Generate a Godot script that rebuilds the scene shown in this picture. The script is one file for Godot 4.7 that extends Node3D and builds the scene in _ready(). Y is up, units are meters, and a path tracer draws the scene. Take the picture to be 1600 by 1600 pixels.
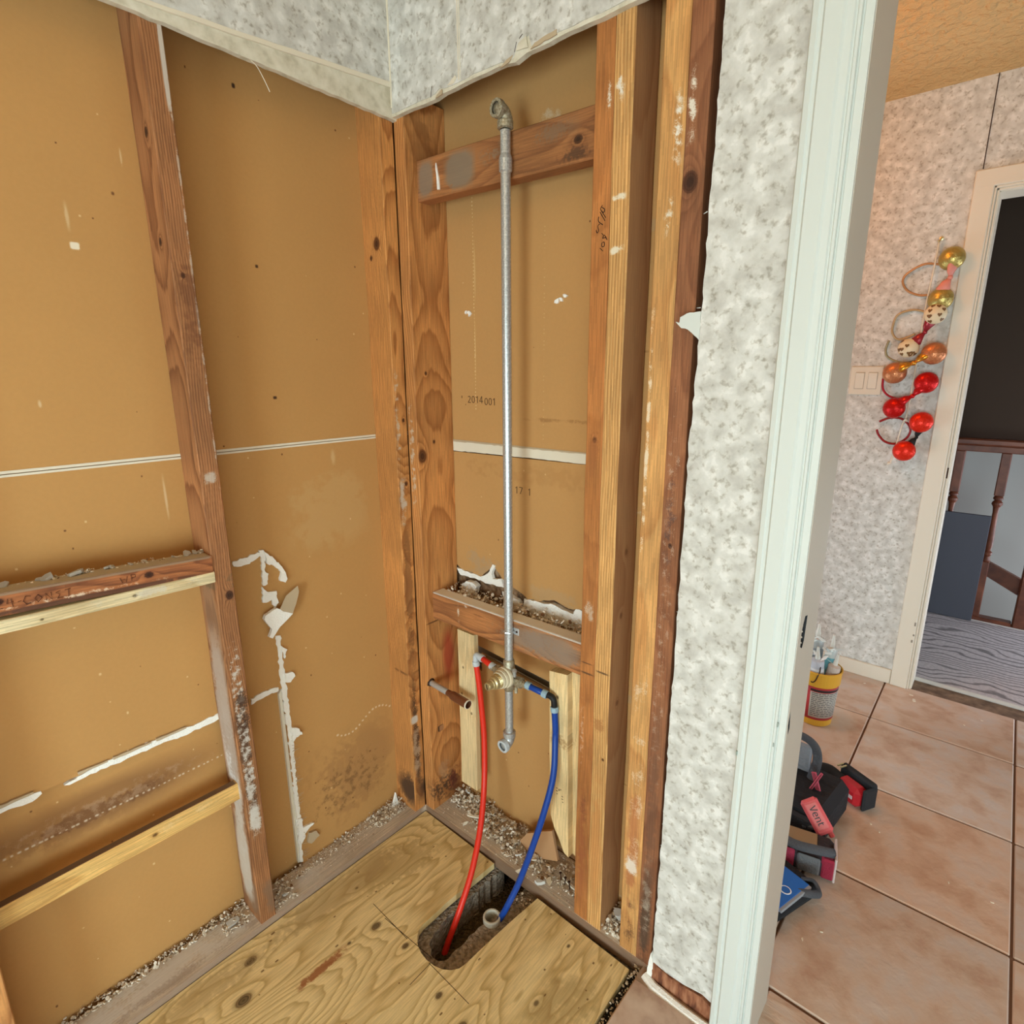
extends Node3D
# Bathroom shower alcove stripped to the studs, with a view through the doorway into a hall.
# Axes: x along the wet wall to the right of the corner, z along the left wall towards the camera, y up.

const BAY := -0.13          # drywall behind the plumbing bay
const LEFT := -0.09         # drywall behind the left studs
var rng := RandomNumberGenerator.new()
var soft := PackedByteArray()
var fine := PackedByteArray()
var names := {}

# ---------------------------------------------------------------- mesh helpers
class MB:
	var st := SurfaceTool.new()
	func _init(smooth := false):
		st.begin(Mesh.PRIMITIVE_TRIANGLES)
		st.set_smooth_group(0 if smooth else -1)
	func tri(a: Vector3, b: Vector3, c: Vector3, out: Vector3, ua := Vector2.ZERO, ub := Vector2.ZERO, uc := Vector2.ZERO):
		if (a - c).cross(a - b).dot(out) < 0.0:
			var t := b; b = c; c = t
			var u := ub; ub = uc; uc = u
		st.set_uv(ua); st.add_vertex(a)
		st.set_uv(ub); st.add_vertex(b)
		st.set_uv(uc); st.add_vertex(c)
	func quad(a: Vector3, b: Vector3, c: Vector3, d: Vector3, out: Vector3, ua := Vector2.ZERO, ub := Vector2.ZERO, uc := Vector2.ZERO, ud := Vector2.ZERO):
		tri(a, b, c, out, ua, ub, uc)
		tri(a, c, d, out, ua, uc, ud)
	func box(lo: Vector3, hi: Vector3, xf := Transform3D.IDENTITY):
		var mid := (lo + hi) / 2.0
		for ax in 3:
			for s in 2:
				var p: Array[Vector3] = []
				for k in 4:
					var v := Vector3.ZERO
					v[ax] = hi[ax] if s else lo[ax]
					v[(ax + 1) % 3] = hi[(ax + 1) % 3] if k in [1, 2] else lo[(ax + 1) % 3]
					v[(ax + 2) % 3] = hi[(ax + 2) % 3] if k in [2, 3] else lo[(ax + 2) % 3]
					p.append(v)
				var n := Vector3.ZERO
				n[ax] = 1.0 if s else -1.0
				var uv: Array[Vector2] = []
				for v in p:
					uv.append(Vector2(v[(ax + 1) % 3], v[(ax + 2) % 3]))
				quad(xf * p[0], xf * p[1], xf * p[2], xf * p[3], xf.basis * n, uv[0], uv[1], uv[2], uv[3])
	# box with chamfered edges
	func bbox(lo: Vector3, hi: Vector3, c: float, xf := Transform3D.IDENTITY):
		var m := (lo + hi) / 2.0
		var h := (hi - lo) / 2.0
		var P := func(sx, sy, sz, ax):
			var v := Vector3(sx * h.x, sy * h.y, sz * h.z)
			for k in 3:
				if k != ax:
					v[k] -= c * signf(v[k])
			return xf * (m + v)
		var sg := [-1.0, 1.0]
		for ax in 3:
			var a1 := (ax + 1) % 3
			var a2 := (ax + 2) % 3
			for s in sg:
				var q := []
				for k in [[-1.0, -1.0], [1.0, -1.0], [1.0, 1.0], [-1.0, 1.0]]:
					var t := Vector3.ZERO
					t[ax] = s; t[a1] = k[0]; t[a2] = k[1]
					q.append(P.call(t.x, t.y, t.z, ax))
				var n := Vector3.ZERO
				n[ax] = s
				quad(q[0], q[1], q[2], q[3], xf.basis * n, Vector2(0, 0), Vector2(1, 0), Vector2(1, 1), Vector2(0, 1))
			for s1 in sg:
				for s2 in sg:
					var e := []
					for k in [[-1.0, a1], [1.0, a1], [1.0, a2], [-1.0, a2]]:
						var t := Vector3.ZERO
						t[ax] = k[0]; t[a1] = s1; t[a2] = s2
						e.append(P.call(t.x, t.y, t.z, k[1]))
					var n2 := Vector3.ZERO
					n2[a1] = s1; n2[a2] = s2
					quad(e[0], e[1], e[2], e[3], xf.basis * n2)
		for sx in sg:
			for sy in sg:
				for sz in sg:
					tri(P.call(sx, sy, sz, 0), P.call(sx, sy, sz, 1), P.call(sx, sy, sz, 2), xf.basis * Vector3(sx, sy, sz))
	# profile of (radius, height) turned round the y axis of xf
	func lathe(profile: Array, seg: int, xf := Transform3D.IDENTITY):
		for i in profile.size() - 1:
			var p: Vector2 = profile[i]
			var q: Vector2 = profile[i + 1]
			for k in seg:
				var a := TAU * k / seg
				var b := TAU * (k + 1) / seg
				var ca := Vector3(cos(a), 0, sin(a))
				var cb := Vector3(cos(b), 0, sin(b))
				var out := (ca + cb) * (q.y - p.y) + Vector3(0, p.x - q.x, 0) * 2.0
				if out.length() < 1e-9:
					out = ca
				var y0 := Vector3(0, p.y, 0)
				var y1 := Vector3(0, q.y, 0)
				quad(xf * (ca * p.x + y0), xf * (cb * p.x + y0), xf * (cb * q.x + y1), xf * (ca * q.x + y1), xf.basis * out, Vector2(float(k) / seg, p.y), Vector2(float(k + 1) / seg, p.y), Vector2(float(k + 1) / seg, q.y), Vector2(float(k) / seg, q.y))
	# round tube along a path; radius may change along it
	func tube(path: Array, radius: Array, seg := 12, closed := true, squash := 1.0):
		var n := path.size()
		var up := Vector3(0.31, 0.77, 0.55)
		var rings := []
		for i in n:
			var t: Vector3 = (path[mini(i + 1, n - 1)] - path[maxi(i - 1, 0)]).normalized()
			var s := t.cross(up).normalized()
			var w := s.cross(t).normalized()
			up = w
			var ring := []
			var r: float = radius[mini(i, radius.size() - 1)]
			for k in seg:
				var a := TAU * k / seg
				ring.append(path[i] + (s * cos(a) + w * sin(a) * squash) * r)
			rings.append(ring)
		for i in n - 1:
			for k in seg:
				var j := (k + 1) % seg
				var out: Vector3 = rings[i][k] + rings[i][j] - path[i] * 2.0
				if out.length() < 1e-9:
					out = rings[i + 1][k] - path[i + 1]
				quad(rings[i][k], rings[i][j], rings[i + 1][j], rings[i + 1][k], out, Vector2(float(k) / seg, i), Vector2(float(k + 1) / seg, i), Vector2(float(k + 1) / seg, i + 1), Vector2(float(k) / seg, i + 1))
		if closed:
			for e in [[0, 1], [n - 1, n - 2]]:
				for k in seg:
					tri(path[e[0]], rings[e[0]][k], rings[e[0]][(k + 1) % seg], path[e[0]] - path[e[1]])
	func done(m: Material = null) -> ArrayMesh:
		st.generate_normals()
		var a := st.commit()
		if m:
			a.surface_set_material(0, m)
		return a

func spline(pts: Array, per := 8) -> Array:
	var out := []
	for i in pts.size() - 1:
		var a: Vector3 = pts[maxi(i - 1, 0)]
		var b: Vector3 = pts[i]
		var c: Vector3 = pts[i + 1]
		var d: Vector3 = pts[mini(i + 2, pts.size() - 1)]
		for k in per:
			out.append(b.cubic_interpolate(c, a, d, float(k) / per))
	out.append(pts[-1])
	return out

# ---------------------------------------------------------------- scene helpers
func numbered(called: String) -> String:
	if not names.has(called):
		names[called] = 0
		return called
	names[called] += 1
	return "%s_%03d" % [called, names[called]]

func tag(o: Node, label: String, category: String, group := "", kind := ""):
	o.set_meta("label", label)
	o.set_meta("category", category)
	if group: o.set_meta("group", group)
	if kind: o.set_meta("kind", kind)
	return o

func thing(called: String, label: String, category: String, group := "", at := Vector3.ZERO) -> Node3D:
	var o := Node3D.new()
	o.name = numbered(called)
	add_child(o, true)
	o.position = at
	tag(o, label, category, group)
	return o

func obj(called: String, mesh: Mesh, m: Material, parent: Node = null) -> MeshInstance3D:
	var o := MeshInstance3D.new()
	o.mesh = mesh
	if m: o.material_override = m
	o.cast_shadow = GeometryInstance3D.SHADOW_CASTING_SETTING_ON
	if parent == null:
		o.name = numbered(called)
		add_child(o, true)
	else:
		o.name = called
		parent.add_child(o, true)
	return o

func setting(called: String, label: String, category: String) -> Node3D:
	var o := Node3D.new()
	o.name = called
	add_child(o, true)
	tag(o, label, category, "", "structure")
	return o

func mat(c: Color, rough := 0.85, metal := 0.0) -> StandardMaterial3D:
	var m := StandardMaterial3D.new()
	m.albedo_color = c
	m.roughness = rough
	m.metallic = metal
	m.metallic_specular = 0.4
	return m

func rgb(r: int, g: int, b: int) -> Color:
	return Color(r / 255.0, g / 255.0, b / 255.0)

func ramp(stops: Array) -> Gradient:
	var g := Gradient.new()
	var o := PackedFloat32Array()
	var c := PackedColorArray()
	for s in stops:
		o.append(s[0]); c.append(s[1])
	g.offsets = o
	g.colors = c
	return g

func noise(kind: int, freq: float, octaves: int, sd: int, warp := 0.0) -> FastNoiseLite:
	var n := FastNoiseLite.new()
	n.noise_type = kind
	n.frequency = freq
	n.seed = sd
	n.fractal_type = FastNoiseLite.FRACTAL_FBM
	n.fractal_octaves = octaves
	n.fractal_gain = 0.55
	if warp > 0.0:
		n.domain_warp_enabled = true
		n.domain_warp_amplitude = warp
		n.domain_warp_frequency = freq * 1.5
	return n

func ntex(n: FastNoiseLite, stops: Array, size := 512, h := 0) -> NoiseTexture2D:
	var t := NoiseTexture2D.new()
	t.width = size
	t.height = h if h else size
	t.seamless = true
	t.noise = n
	t.color_ramp = ramp(stops)
	return t

func tri_mat(t: Texture2D, metres: float, rough := 0.85, tint := Color.WHITE, metal := 0.0) -> StandardMaterial3D:
	var m := mat(tint, rough, metal)
	m.albedo_texture = t
	m.uv1_triplanar = true
	m.uv1_world_triplanar = true
	m.uv1_scale = Vector3.ONE / metres
	return m

func bumped(m: StandardMaterial3D, n: FastNoiseLite, depth: float, size := 512) -> StandardMaterial3D:
	var t := NoiseTexture2D.new()
	t.width = size; t.height = size; t.seamless = true; t.noise = n
	m.heightmap_enabled = true
	m.heightmap_texture = t
	m.heightmap_scale = depth
	return m

func lw(x: float, z: float, y: float) -> Vector3:
	return Vector3(x, y, z)

# jagged copy of an outline; step and size in metres
func jag(pts: Array, step: float, size: float, closed := true) -> PackedVector2Array:
	var out := PackedVector2Array()
	for i in pts.size():
		if not closed and i == pts.size() - 1:
			out.append(pts[i])
			break
		var a: Vector2 = pts[i]
		var b: Vector2 = pts[(i + 1) % pts.size()]
		var n := maxi(1, int(a.distance_to(b) / step))
		var side := (b - a).orthogonal().normalized()
		for k in n:
			var t := (k + (rng.randf_range(-0.3, 0.3) if k else 0.0)) / n
			out.append(a.lerp(b, t) + side * (rng.randf_range(-size, size) if k else 0.0))
	return out

# outline in the plane axis = at, given as (x,y), (z,y) or (x,z), made thick along the axis
func slab(pts: PackedVector2Array, axis: int, at: float, thick: float, mb: MB = null, uv0 := Vector2.ZERO, uvs := Vector2.ONE) -> ArrayMesh:
	if mb == null:
		mb = MB.new()
	var P := func(p: Vector2, h: float) -> Vector3:
		if axis == 0: return Vector3(at + h, p.y, p.x)
		if axis == 1: return Vector3(p.x, at + h, p.y)
		return Vector3(p.x, p.y, at + h)
	var U := func(p: Vector2) -> Vector2: return (p - uv0) * uvs
	var ix := Geometry2D.triangulate_polygon(pts)
	var n := Vector3.ZERO
	n[axis] = signf(thick)
	for k in range(0, ix.size(), 3):
		var a := pts[ix[k]]; var b := pts[ix[k + 1]]; var c := pts[ix[k + 2]]
		mb.tri(P.call(a, thick), P.call(b, thick), P.call(c, thick), n, U.call(a), U.call(b), U.call(c))
		mb.tri(P.call(a, 0.0), P.call(b, 0.0), P.call(c, 0.0), -n, U.call(a), U.call(b), U.call(c))
	var area := 0.0
	for i in pts.size():
		area += pts[i].cross(pts[(i + 1) % pts.size()])
	for i in pts.size():
		var a := pts[i]
		var b := pts[(i + 1) % pts.size()]
		var o2 := Vector2(b.y - a.y, a.x - b.x) * signf(area)
		var out: Vector3 = P.call(o2, 0.0) - P.call(Vector2.ZERO, 0.0)
		mb.quad(P.call(a, 0.0), P.call(b, 0.0), P.call(b, thick), P.call(a, thick), out, U.call(a), U.call(b), U.call(b), U.call(a))
	return mb.done()

# ---------------------------------------------------------------- computed wood
func nb(src: PackedByteArray, x: float, y: float) -> float:
	return src[((int(y) & 511) << 9) | (int(x) & 511)] / 255.0

# The strip holds the front face (w wide) and then the side (d wide), both cut from one solid.
# knots: [strip place, height, radius]; marks: [s0, s1, y0, y1, colour, strength, grain size, threshold]
func wood(w: float, d: float, length: float, o: Dictionary) -> ImageTexture:
	var px: float = o.get("px", 1000.0)
	var W := maxi(24, int((w + d) * px))
	var H := maxi(24, int(length * o.get("py", 720.0)))
	var early: Color = o.early
	var late: Color = o.late
	var space: float = o.get("space", 0.0042)
	var pith: Vector2 = o.get("pith", Vector2(0.02, -0.09))
	var drift: float = o.get("drift", 0.02)
	var contrast: float = o.get("contrast", 0.8)
	var side_at: float = o.get("side", 0.0)
	var sd: int = o.get("seed", 1)
	var knots: Array = o.get("knots", [])
	var data := PackedByteArray()
	data.resize(W * H * 3)
	var line := noise(FastNoiseLite.TYPE_SIMPLEX_SMOOTH, 1.1, 3, sd)
	var at := 0
	var A := PackedFloat32Array()
	var B := PackedFloat32Array()
	var S := PackedFloat32Array()
	A.resize(W); B.resize(W); S.resize(W)
	for i in W:
		var s := (i + 0.5) / W * (w + d)
		S[i] = s
		A[i] = s if s < w else side_at
		B[i] = 0.0 if s < w else w - s
	var er := early.r; var eg := early.g; var eb := early.b
	var lr := late.r - early.r; var lg := late.g - early.g; var lb := late.b - early.b
	var off := sd * 37
	for j in H:
		var y := length * (1.0 - (j + 0.5) / H)
		var pa := pith.x + line.get_noise_2d(y, 3.0) * drift
		var pb := pith.y + line.get_noise_2d(y, 40.0) * drift
		var near := []
		for k in knots:
			if absf(y - k[1]) < k[2] * 7.0:
				near.append(k)
		var fy := int(y * 90.0) + off
		var wy := int(y * 60.0) + off * 3
		var tone := 1.0 + line.get_noise_2d(y * 2.0, 90.0) * 0.12
		for i in W:
			var s := S[i]
			var da := A[i] - pa
			var db := B[i] - pb
			var r := sqrt(da * da + db * db)
			r += (soft[((wy & 511) << 9) | (int(s * 1300.0 + off) & 511)] - 128) * 0.000016
			var core := 9.0
			for k in near:
				var ks: float = (s - k[0]) / k[2]
				var ky: float = (y - k[1]) / k[2]
				var q := ks * ks + ky * ky * 0.35
				r += k[2] * 1.3 * exp(-q * 0.45)
				core = minf(core, ks * ks + ky * ky * 0.6)
			var f := r / space
			f -= floorf(f)
			var band := f * f
			if f > 0.88:
				band *= (1.0 - f) / 0.12
			band *= contrast
			var g := 0.86 + fine[((fy & 511) << 9) | (int(s * 2600.0) & 511)] * 0.00108
			g *= tone
			if core < 1.0:
				band = 0.95 + 0.25 * sin(core * 14.0)
				g *= 0.56 + 0.30 * core
			elif core < 2.0:
				g *= 0.82 + 0.09 * core
			data[at] = clampi(int((er + lr * band) * g * 255.0), 0, 255)
			data[at + 1] = clampi(int((eg + lg * band) * g * 255.0), 0, 255)
			data[at + 2] = clampi(int((eb + lb * band) * g * 255.0), 0, 255)
			at += 3
	for k in o.get("marks", []):
		mark(data, W, H, w + d, length, k, sd)
	return ImageTexture.create_from_image(Image.create_from_data(W, H, false, Image.FORMAT_RGB8, data))

# one stain, smear or dusting on a picture that is wide x high metres (y counted from its foot)
func mark(data: PackedByteArray, W: int, H: int, wide: float, high: float, k: Array, sd: int):
	var i0 := clampi(int(k[0] / wide * W), 0, W - 1)
	var i1 := clampi(int(k[1] / wide * W), 0, W)
	var j0 := clampi(int((1.0 - k[3] / high) * H), 0, H - 1)
	var j1 := clampi(int((1.0 - k[2] / high) * H), 0, H)
	var c: Color = k[4]
	var gs: float = k[6]
	var th: float = k[7]
	var e: float = k[8] if k.size() > 8 else 3.0
	for j in range(j0, j1):
		var ty := (j + 0.5 - j0) / maxf(1.0, j1 - j0)
		var ey := clampf(minf(ty, 1.0 - ty) * e, 0.0, 1.0)
		var y := high * (1.0 - (j + 0.5) / H)
		for i in range(i0, i1):
			var tx := (i + 0.5 - i0) / maxf(1.0, i1 - i0)
			var a := ey * clampf(minf(tx, 1.0 - tx) * e, 0.0, 1.0)
			var x := wide * i / W
			var n := nb(soft, x / gs * 60.0 + sd * 91.0, y / gs * 60.0) * 0.65 + nb(fine, x / gs * 90.0 + sd * 17.0, y / gs * 90.0) * 0.35
			a = clampf((n + a * 0.35 - 0.2 - th) * 6.0, 0.0, 1.0) * minf(1.0, a * 2.0) * k[5]
			if a > 0.0:
				var at := (j * W + i) * 3
				data[at] = int(lerpf(data[at], c.r * 255.0, a))
				data[at + 1] = int(lerpf(data[at + 1], c.g * 255.0, a))
				data[at + 2] = int(lerpf(data[at + 2], c.b * 255.0, a))

func wood_mat(t: Texture2D, rough := 0.72) -> StandardMaterial3D:
	var m := mat(Color.WHITE, rough)
	m.albedo_texture = t
	m.texture_repeat = false
	return m

# sawn board: length along local y, front face at z = 0, width along x from 0, depth towards -z
func board_mesh(w: float, d: float, length: float, worn := 0.0008, sd := 1) -> ArrayMesh:
	var mb := MB.new()
	var c := 0.0016
	var pr := [
		[Vector2(0, -d + c), w + d - c, Vector2(-1, 0)], [Vector2(0, -c), w + c, Vector2(-1, 1)],
		[Vector2(c, 0), c, Vector2(0, 1)], [Vector2(w - c, 0), w - c, Vector2(1, 1)],
		[Vector2(w, -c), w + c, Vector2(1, 0)], [Vector2(w, -d + c), w + d - c, Vector2(1, -1)],
		[Vector2(w - c, -d), w - c, Vector2(0, -1)], [Vector2(c, -d), c, Vector2(-1, -1)]]
	var n := maxi(2, int(length / 0.12))
	var r := RandomNumberGenerator.new()
	r.seed = sd
	var offs := []
	for i in n + 1:
		offs.append(Vector3(r.randf_range(-worn, worn), 0, r.randf_range(-worn, worn)))
	for i in n:
		var y0 := length * i / n
		var y1 := length * (i + 1) / n
		for k in 8:
			var p = pr[k]
			var q = pr[(k + 1) % 8]
			var ua: float = p[1] / (w + d)
			var ub: float = q[1] / (w + d)
			if k % 2 == 1:
				ua = minf(ua, ub); ub = ua
			var out := Vector3(p[2].x, 0, p[2].y)
			mb.quad(Vector3(p[0].x, y0, p[0].y) + offs[i], Vector3(q[0].x, y0, q[0].y) + offs[i], Vector3(q[0].x, y1, q[0].y) + offs[i + 1], Vector3(p[0].x, y1, p[0].y) + offs[i + 1], out, Vector2(ua, 1 - y0 / length), Vector2(ub, 1 - y0 / length), Vector2(ub, 1 - y1 / length), Vector2(ua, 1 - y1 / length))
	for e in 2:
		var y := length if e else 0.0
		for k in range(1, 7):
			mb.tri(Vector3(pr[0][0].x, y, pr[0][0].y) + offs[n * e], Vector3(pr[k][0].x, y, pr[k][0].y) + offs[n * e], Vector3(pr[k + 1][0].x, y, pr[k + 1][0].y) + offs[n * e], Vector3(0, 1 if e else -1, 0), Vector2(0.1, 0.5), Vector2(0.2, 0.52), Vector2(0.3, 0.5))
	return mb.done()

func board(called: String, label: String, category: String, w: float, d: float, length: float, at: Vector3, turn: Basis, o: Dictionary, group := "") -> MeshInstance3D:
	var m := obj(called, board_mesh(w, d, length, o.get("worn", 0.0008), o.get("seed", 1)), wood_mat(wood(w, d, length, o), o.get("rough", 0.72)))
	m.transform = Transform3D(turn, at)
	tag(m, label, category, group)
	return m

# ---------------------------------------------------------------- shared materials
var M := {}

func make_materials():
	rng.seed = 20240611
	var n := noise(FastNoiseLite.TYPE_SIMPLEX_SMOOTH, 0.012, 4, 5)
	var im := n.get_seamless_image(512, 512)
	im.convert(Image.FORMAT_L8)
	soft = im.get_data()
	im = noise(FastNoiseLite.TYPE_SIMPLEX, 0.09, 3, 9).get_seamless_image(512, 512)
	im.convert(Image.FORMAT_L8)
	fine = im.get_data()
	# blotchy faux-plaster wallpaper
	var paper := ntex(noise(FastNoiseLite.TYPE_SIMPLEX, 0.011, 7, 31, 8.0), [[0.0, rgb(188, 184, 177)], [0.30, rgb(202, 198, 191)], [0.44, rgb(210, 207, 200)], [0.56, rgb(215, 212, 206)], [0.70, rgb(220, 217, 211)], [0.76, rgb(229, 226, 221)], [1.0, rgb(234, 231, 226)]], 1024)
	M.paper = tri_mat(paper, 0.62, 0.8)
	var fleck := ntex(noise(FastNoiseLite.TYPE_SIMPLEX, 0.024, 6, 77, 6.0), [[0.0, rgb(196, 191, 183)], [0.16, rgb(220, 216, 210)], [0.26, rgb(238, 236, 232)], [0.36, rgb(252, 252, 251)], [1.0, Color.WHITE]], 1024)
	M.paper.detail_enabled = true
	M.paper.detail_albedo = fleck
	M.paper.detail_blend_mode = BaseMaterial3D.BLEND_MODE_MUL
	M.paper.detail_uv_layer = BaseMaterial3D.DETAIL_UV_1
	M.gypsum = bumped(mat(rgb(250, 246, 238), 0.95), noise(FastNoiseLite.TYPE_SIMPLEX, 0.05, 4, 3), 0.10, 256)
	M.gypsum.uv1_triplanar = true
	M.gypsum.uv1_scale = Vector3.ONE * 12.0
	M.facing = mat(rgb(228, 217, 196), 0.9)
	M.facing_back = mat(rgb(190, 168, 138), 0.9)
	M.plaster = tri_mat(ntex(noise(FastNoiseLite.TYPE_SIMPLEX, 0.02, 4, 13), [[0.0, rgb(188, 178, 154)], [0.45, rgb(214, 205, 184)], [1.0, rgb(228, 220, 202)]], 256), 0.25, 0.85)
	M.crumb = mat(rgb(208, 198, 182), 0.95)
	M.crumb.vertex_color_use_as_albedo = true
	M.white = mat(rgb(212, 216, 210), 0.42)
	M.jamb = mat(rgb(196, 184, 168), 0.5)
	M.hallwhite = mat(rgb(226, 216, 198), 0.5)
	M.dark = mat(rgb(26, 22, 18), 0.95)
	M.wallout = mat(rgb(150, 140, 126), 0.95)
	M.galv = tri_mat(ntex(noise(FastNoiseLite.TYPE_CELLULAR, 0.06, 3, 21), [[0.0, rgb(140, 143, 145)], [0.35, rgb(186, 189, 190)], [0.6, rgb(206, 209, 210)], [1.0, rgb(232, 234, 234)]], 256), 0.06, 0.34, Color.WHITE, 0.62)
	M.fitting = tri_mat(ntex(noise(FastNoiseLite.TYPE_SIMPLEX, 0.03, 4, 22), [[0.0, rgb(120, 104, 74)], [0.5, rgb(172, 162, 138)], [1.0, rgb(206, 200, 184)]], 256), 0.05, 0.45, Color.WHITE, 0.55)
	M.brass = mat(rgb(204, 188, 142), 0.34, 0.7)
	M.cream = mat(rgb(214, 200, 172), 0.6)
	M.chrome = mat(rgb(206, 208, 210), 0.28, 0.6)
	M.copper = mat(rgb(132, 84, 58), 0.32, 0.5)
	M.red = mat(rgb(224, 50, 32), 0.35)
	M.blue = mat(rgb(24, 66, 150), 0.35)
	M.crimp = mat(rgb(196, 202, 206), 0.4)
	M.crimp_blue = mat(rgb(150, 176, 190), 0.4)
	M.black = mat(rgb(24, 24, 26), 0.6)
	M.rubber = mat(rgb(38, 39, 42), 0.75)
	M.pencil = mat(rgb(40, 26, 18), 0.8)
	M.rust = mat(rgb(66, 44, 32), 0.7, 0.4)

# ---------------------------------------------------------------- kraft paper of the drywall backs
func kraft(W: int, H: int, wide: float, high: float, base: Color, marks: Array, specks: int, sd: int) -> StandardMaterial3D:
	var data := PackedByteArray()
	data.resize(W * H * 3)
	var r0 := base.r * 255.0
	var g0 := base.g * 255.0
	var b0 := base.b * 255.0
	var at := 0
	for j in H:
		for i in W:
			var k := 0.975 + soft[((j >> 2) & 511) << 9 | ((i >> 2) & 511)] * 0.00012 + fine[(j & 511) << 9 | (i & 511)] * 0.00007
			data[at] = mini(255, int(r0 * k))
			data[at + 1] = mini(255, int(g0 * k))
			data[at + 2] = mini(255, int(b0 * k))
			at += 3
	var r := RandomNumberGenerator.new()
	r.seed = sd
	for k in specks:
		var x := r.randf() * wide
		var y := r.randf() * high
		var s := r.randf_range(0.0008, 0.0022)
		var light := r.randf() < 0.55
		marks.append([x - s, x + s, y - s * r.randf_range(0.6, 2.0), y + s, rgb(226, 196, 150) if light else rgb(96, 58, 34), 0.8, 1.0, -1.0])
	for k in marks:
		mark(data, W, H, wide, high, k, sd)
	var m := mat(Color.WHITE, 0.88)
	m.albedo_texture = ImageTexture.create_from_image(Image.create_from_data(W, H, false, Image.FORMAT_RGB8, data))
	return m

func streak(x: float, y0: float, y1: float, c: Color, w := 0.0016, a := 0.6) -> Array:
	return [x - w, x + w, y0, y1, c, a, 0.02, 0.1, 2.0]

func build_view():
	var cam := Camera3D.new()
	cam.name = "camera"
	cam.fov = 83.839
	cam.near = 0.02
	cam.far = 40.0
	add_child(cam)
	cam.position = Vector3(1.2097, 1.3340, 0.9707)
	cam.rotation_order = EULER_ORDER_YXZ
	cam.rotation_degrees = Vector3(-13.7413, 41.0107, -0.2845)
	cam.current = true
	var we := WorldEnvironment.new()
	we.name = "environment"
	var e := Environment.new()
	e.background_mode = Environment.BG_COLOR
	e.background_color = rgb(150, 170, 190)
	e.background_energy_multiplier = 0.6
	e.ambient_light_source = Environment.AMBIENT_SOURCE_DISABLED
	e.tonemap_mode = Environment.TONE_MAPPER_LINEAR
	e.tonemap_exposure = 1.38
	e.sdfgi_enabled = true
	e.ssao_enabled = true
	e.ssil_enabled = true
	we.environment = e
	add_child(we)

func glow(c: Color, power: float) -> StandardMaterial3D:
	var m := mat(c, 0.6)
	m.emission_enabled = true
	m.emission = c
	m.emission_energy_multiplier = power
	return m

func area(called: String, size: Vector2, at: Vector3, towards: Vector3, c: Color, energy: float, parent: Node):
	var l := AreaLight3D.new()
	l.name = called
	l.area_size = size
	l.light_color = c
	l.light_energy = energy
	l.shadow_enabled = true
	l.area_range = 12.0
	l.set("area_attenuation", 2.0)
	parent.add_child(l, true)
	l.look_at_from_position(at, at + towards, Vector3.UP if absf(towards.y) < 0.9 else Vector3.RIGHT)

# ceiling lamp: glass disc in a rim, with its light just below
func ceiling_lamp(label: String, at: Vector3, r: float, c: Color, energy: float):
	var t := thing("ceiling_lamp", label, "lamp", "", at)
	var g := MB.new(true)
	g.lathe([Vector2(0.0, -0.012), Vector2(r * 0.6, -0.010), Vector2(r * 0.88, -0.003), Vector2(r * 0.9, 0.0)], 28)
	obj("diffuser", g.done(), glow(c, 2.0), t)
	var q := MB.new()
	q.lathe([Vector2(r * 0.9, 0.0), Vector2(r * 0.92, -0.012), Vector2(r * 1.1, -0.010), Vector2(r * 1.18, 0.0)], 28)
	obj("rim", q.done(), M.white, t)
	var l := OmniLight3D.new()
	l.name = "bulb_light"
	l.light_color = c
	l.light_energy = energy
	l.omni_range = 12.0
	l.omni_attenuation = 2.0
	l.light_size = r
	l.shadow_enabled = true
	l.position = Vector3(0, -0.03 - r, 0)
	t.add_child(l)

# glowing framed pane with an area light; one bathroom window, the rest unseen panels
func lit_panel(called: String, label: String, mid: Vector3, towards: Vector3, w: float, h: float, c: Color, energy: float, bright: float):
	var t := setting(called, label, "window")
	var side := towards.cross(Vector3.UP).normalized()
	var xf := Transform3D(Basis(side, Vector3.UP, side.cross(Vector3.UP)), mid)
	var zs := signf(xf.basis.z.dot(towards))
	var g := MB.new()
	g.box(Vector3(-w / 2, -h / 2, -0.003), Vector3(w / 2, h / 2, 0.003), xf)
	obj("glowing_pane", g.done(), glow(c, bright), t)
	for k in [[Vector3(-w / 2 - 0.05, -h / 2 - 0.05, -0.03), Vector3(-w / 2, h / 2 + 0.05, 0.03)], [Vector3(w / 2, -h / 2 - 0.05, -0.03), Vector3(w / 2 + 0.05, h / 2 + 0.05, 0.03)], [Vector3(-w / 2, h / 2, -0.03), Vector3(w / 2, h / 2 + 0.05, 0.03)], [Vector3(-w / 2, -h / 2 - 0.05, -0.03), Vector3(w / 2, -h / 2, 0.03)]]:
		var q := MB.new()
		q.bbox(k[0], k[1], 0.003, xf)
		obj("panel_frame", q.done(), M.white, t)
	area("panel_light", Vector2(w, h), mid + towards * 0.04, towards, c, energy, t)

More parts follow.
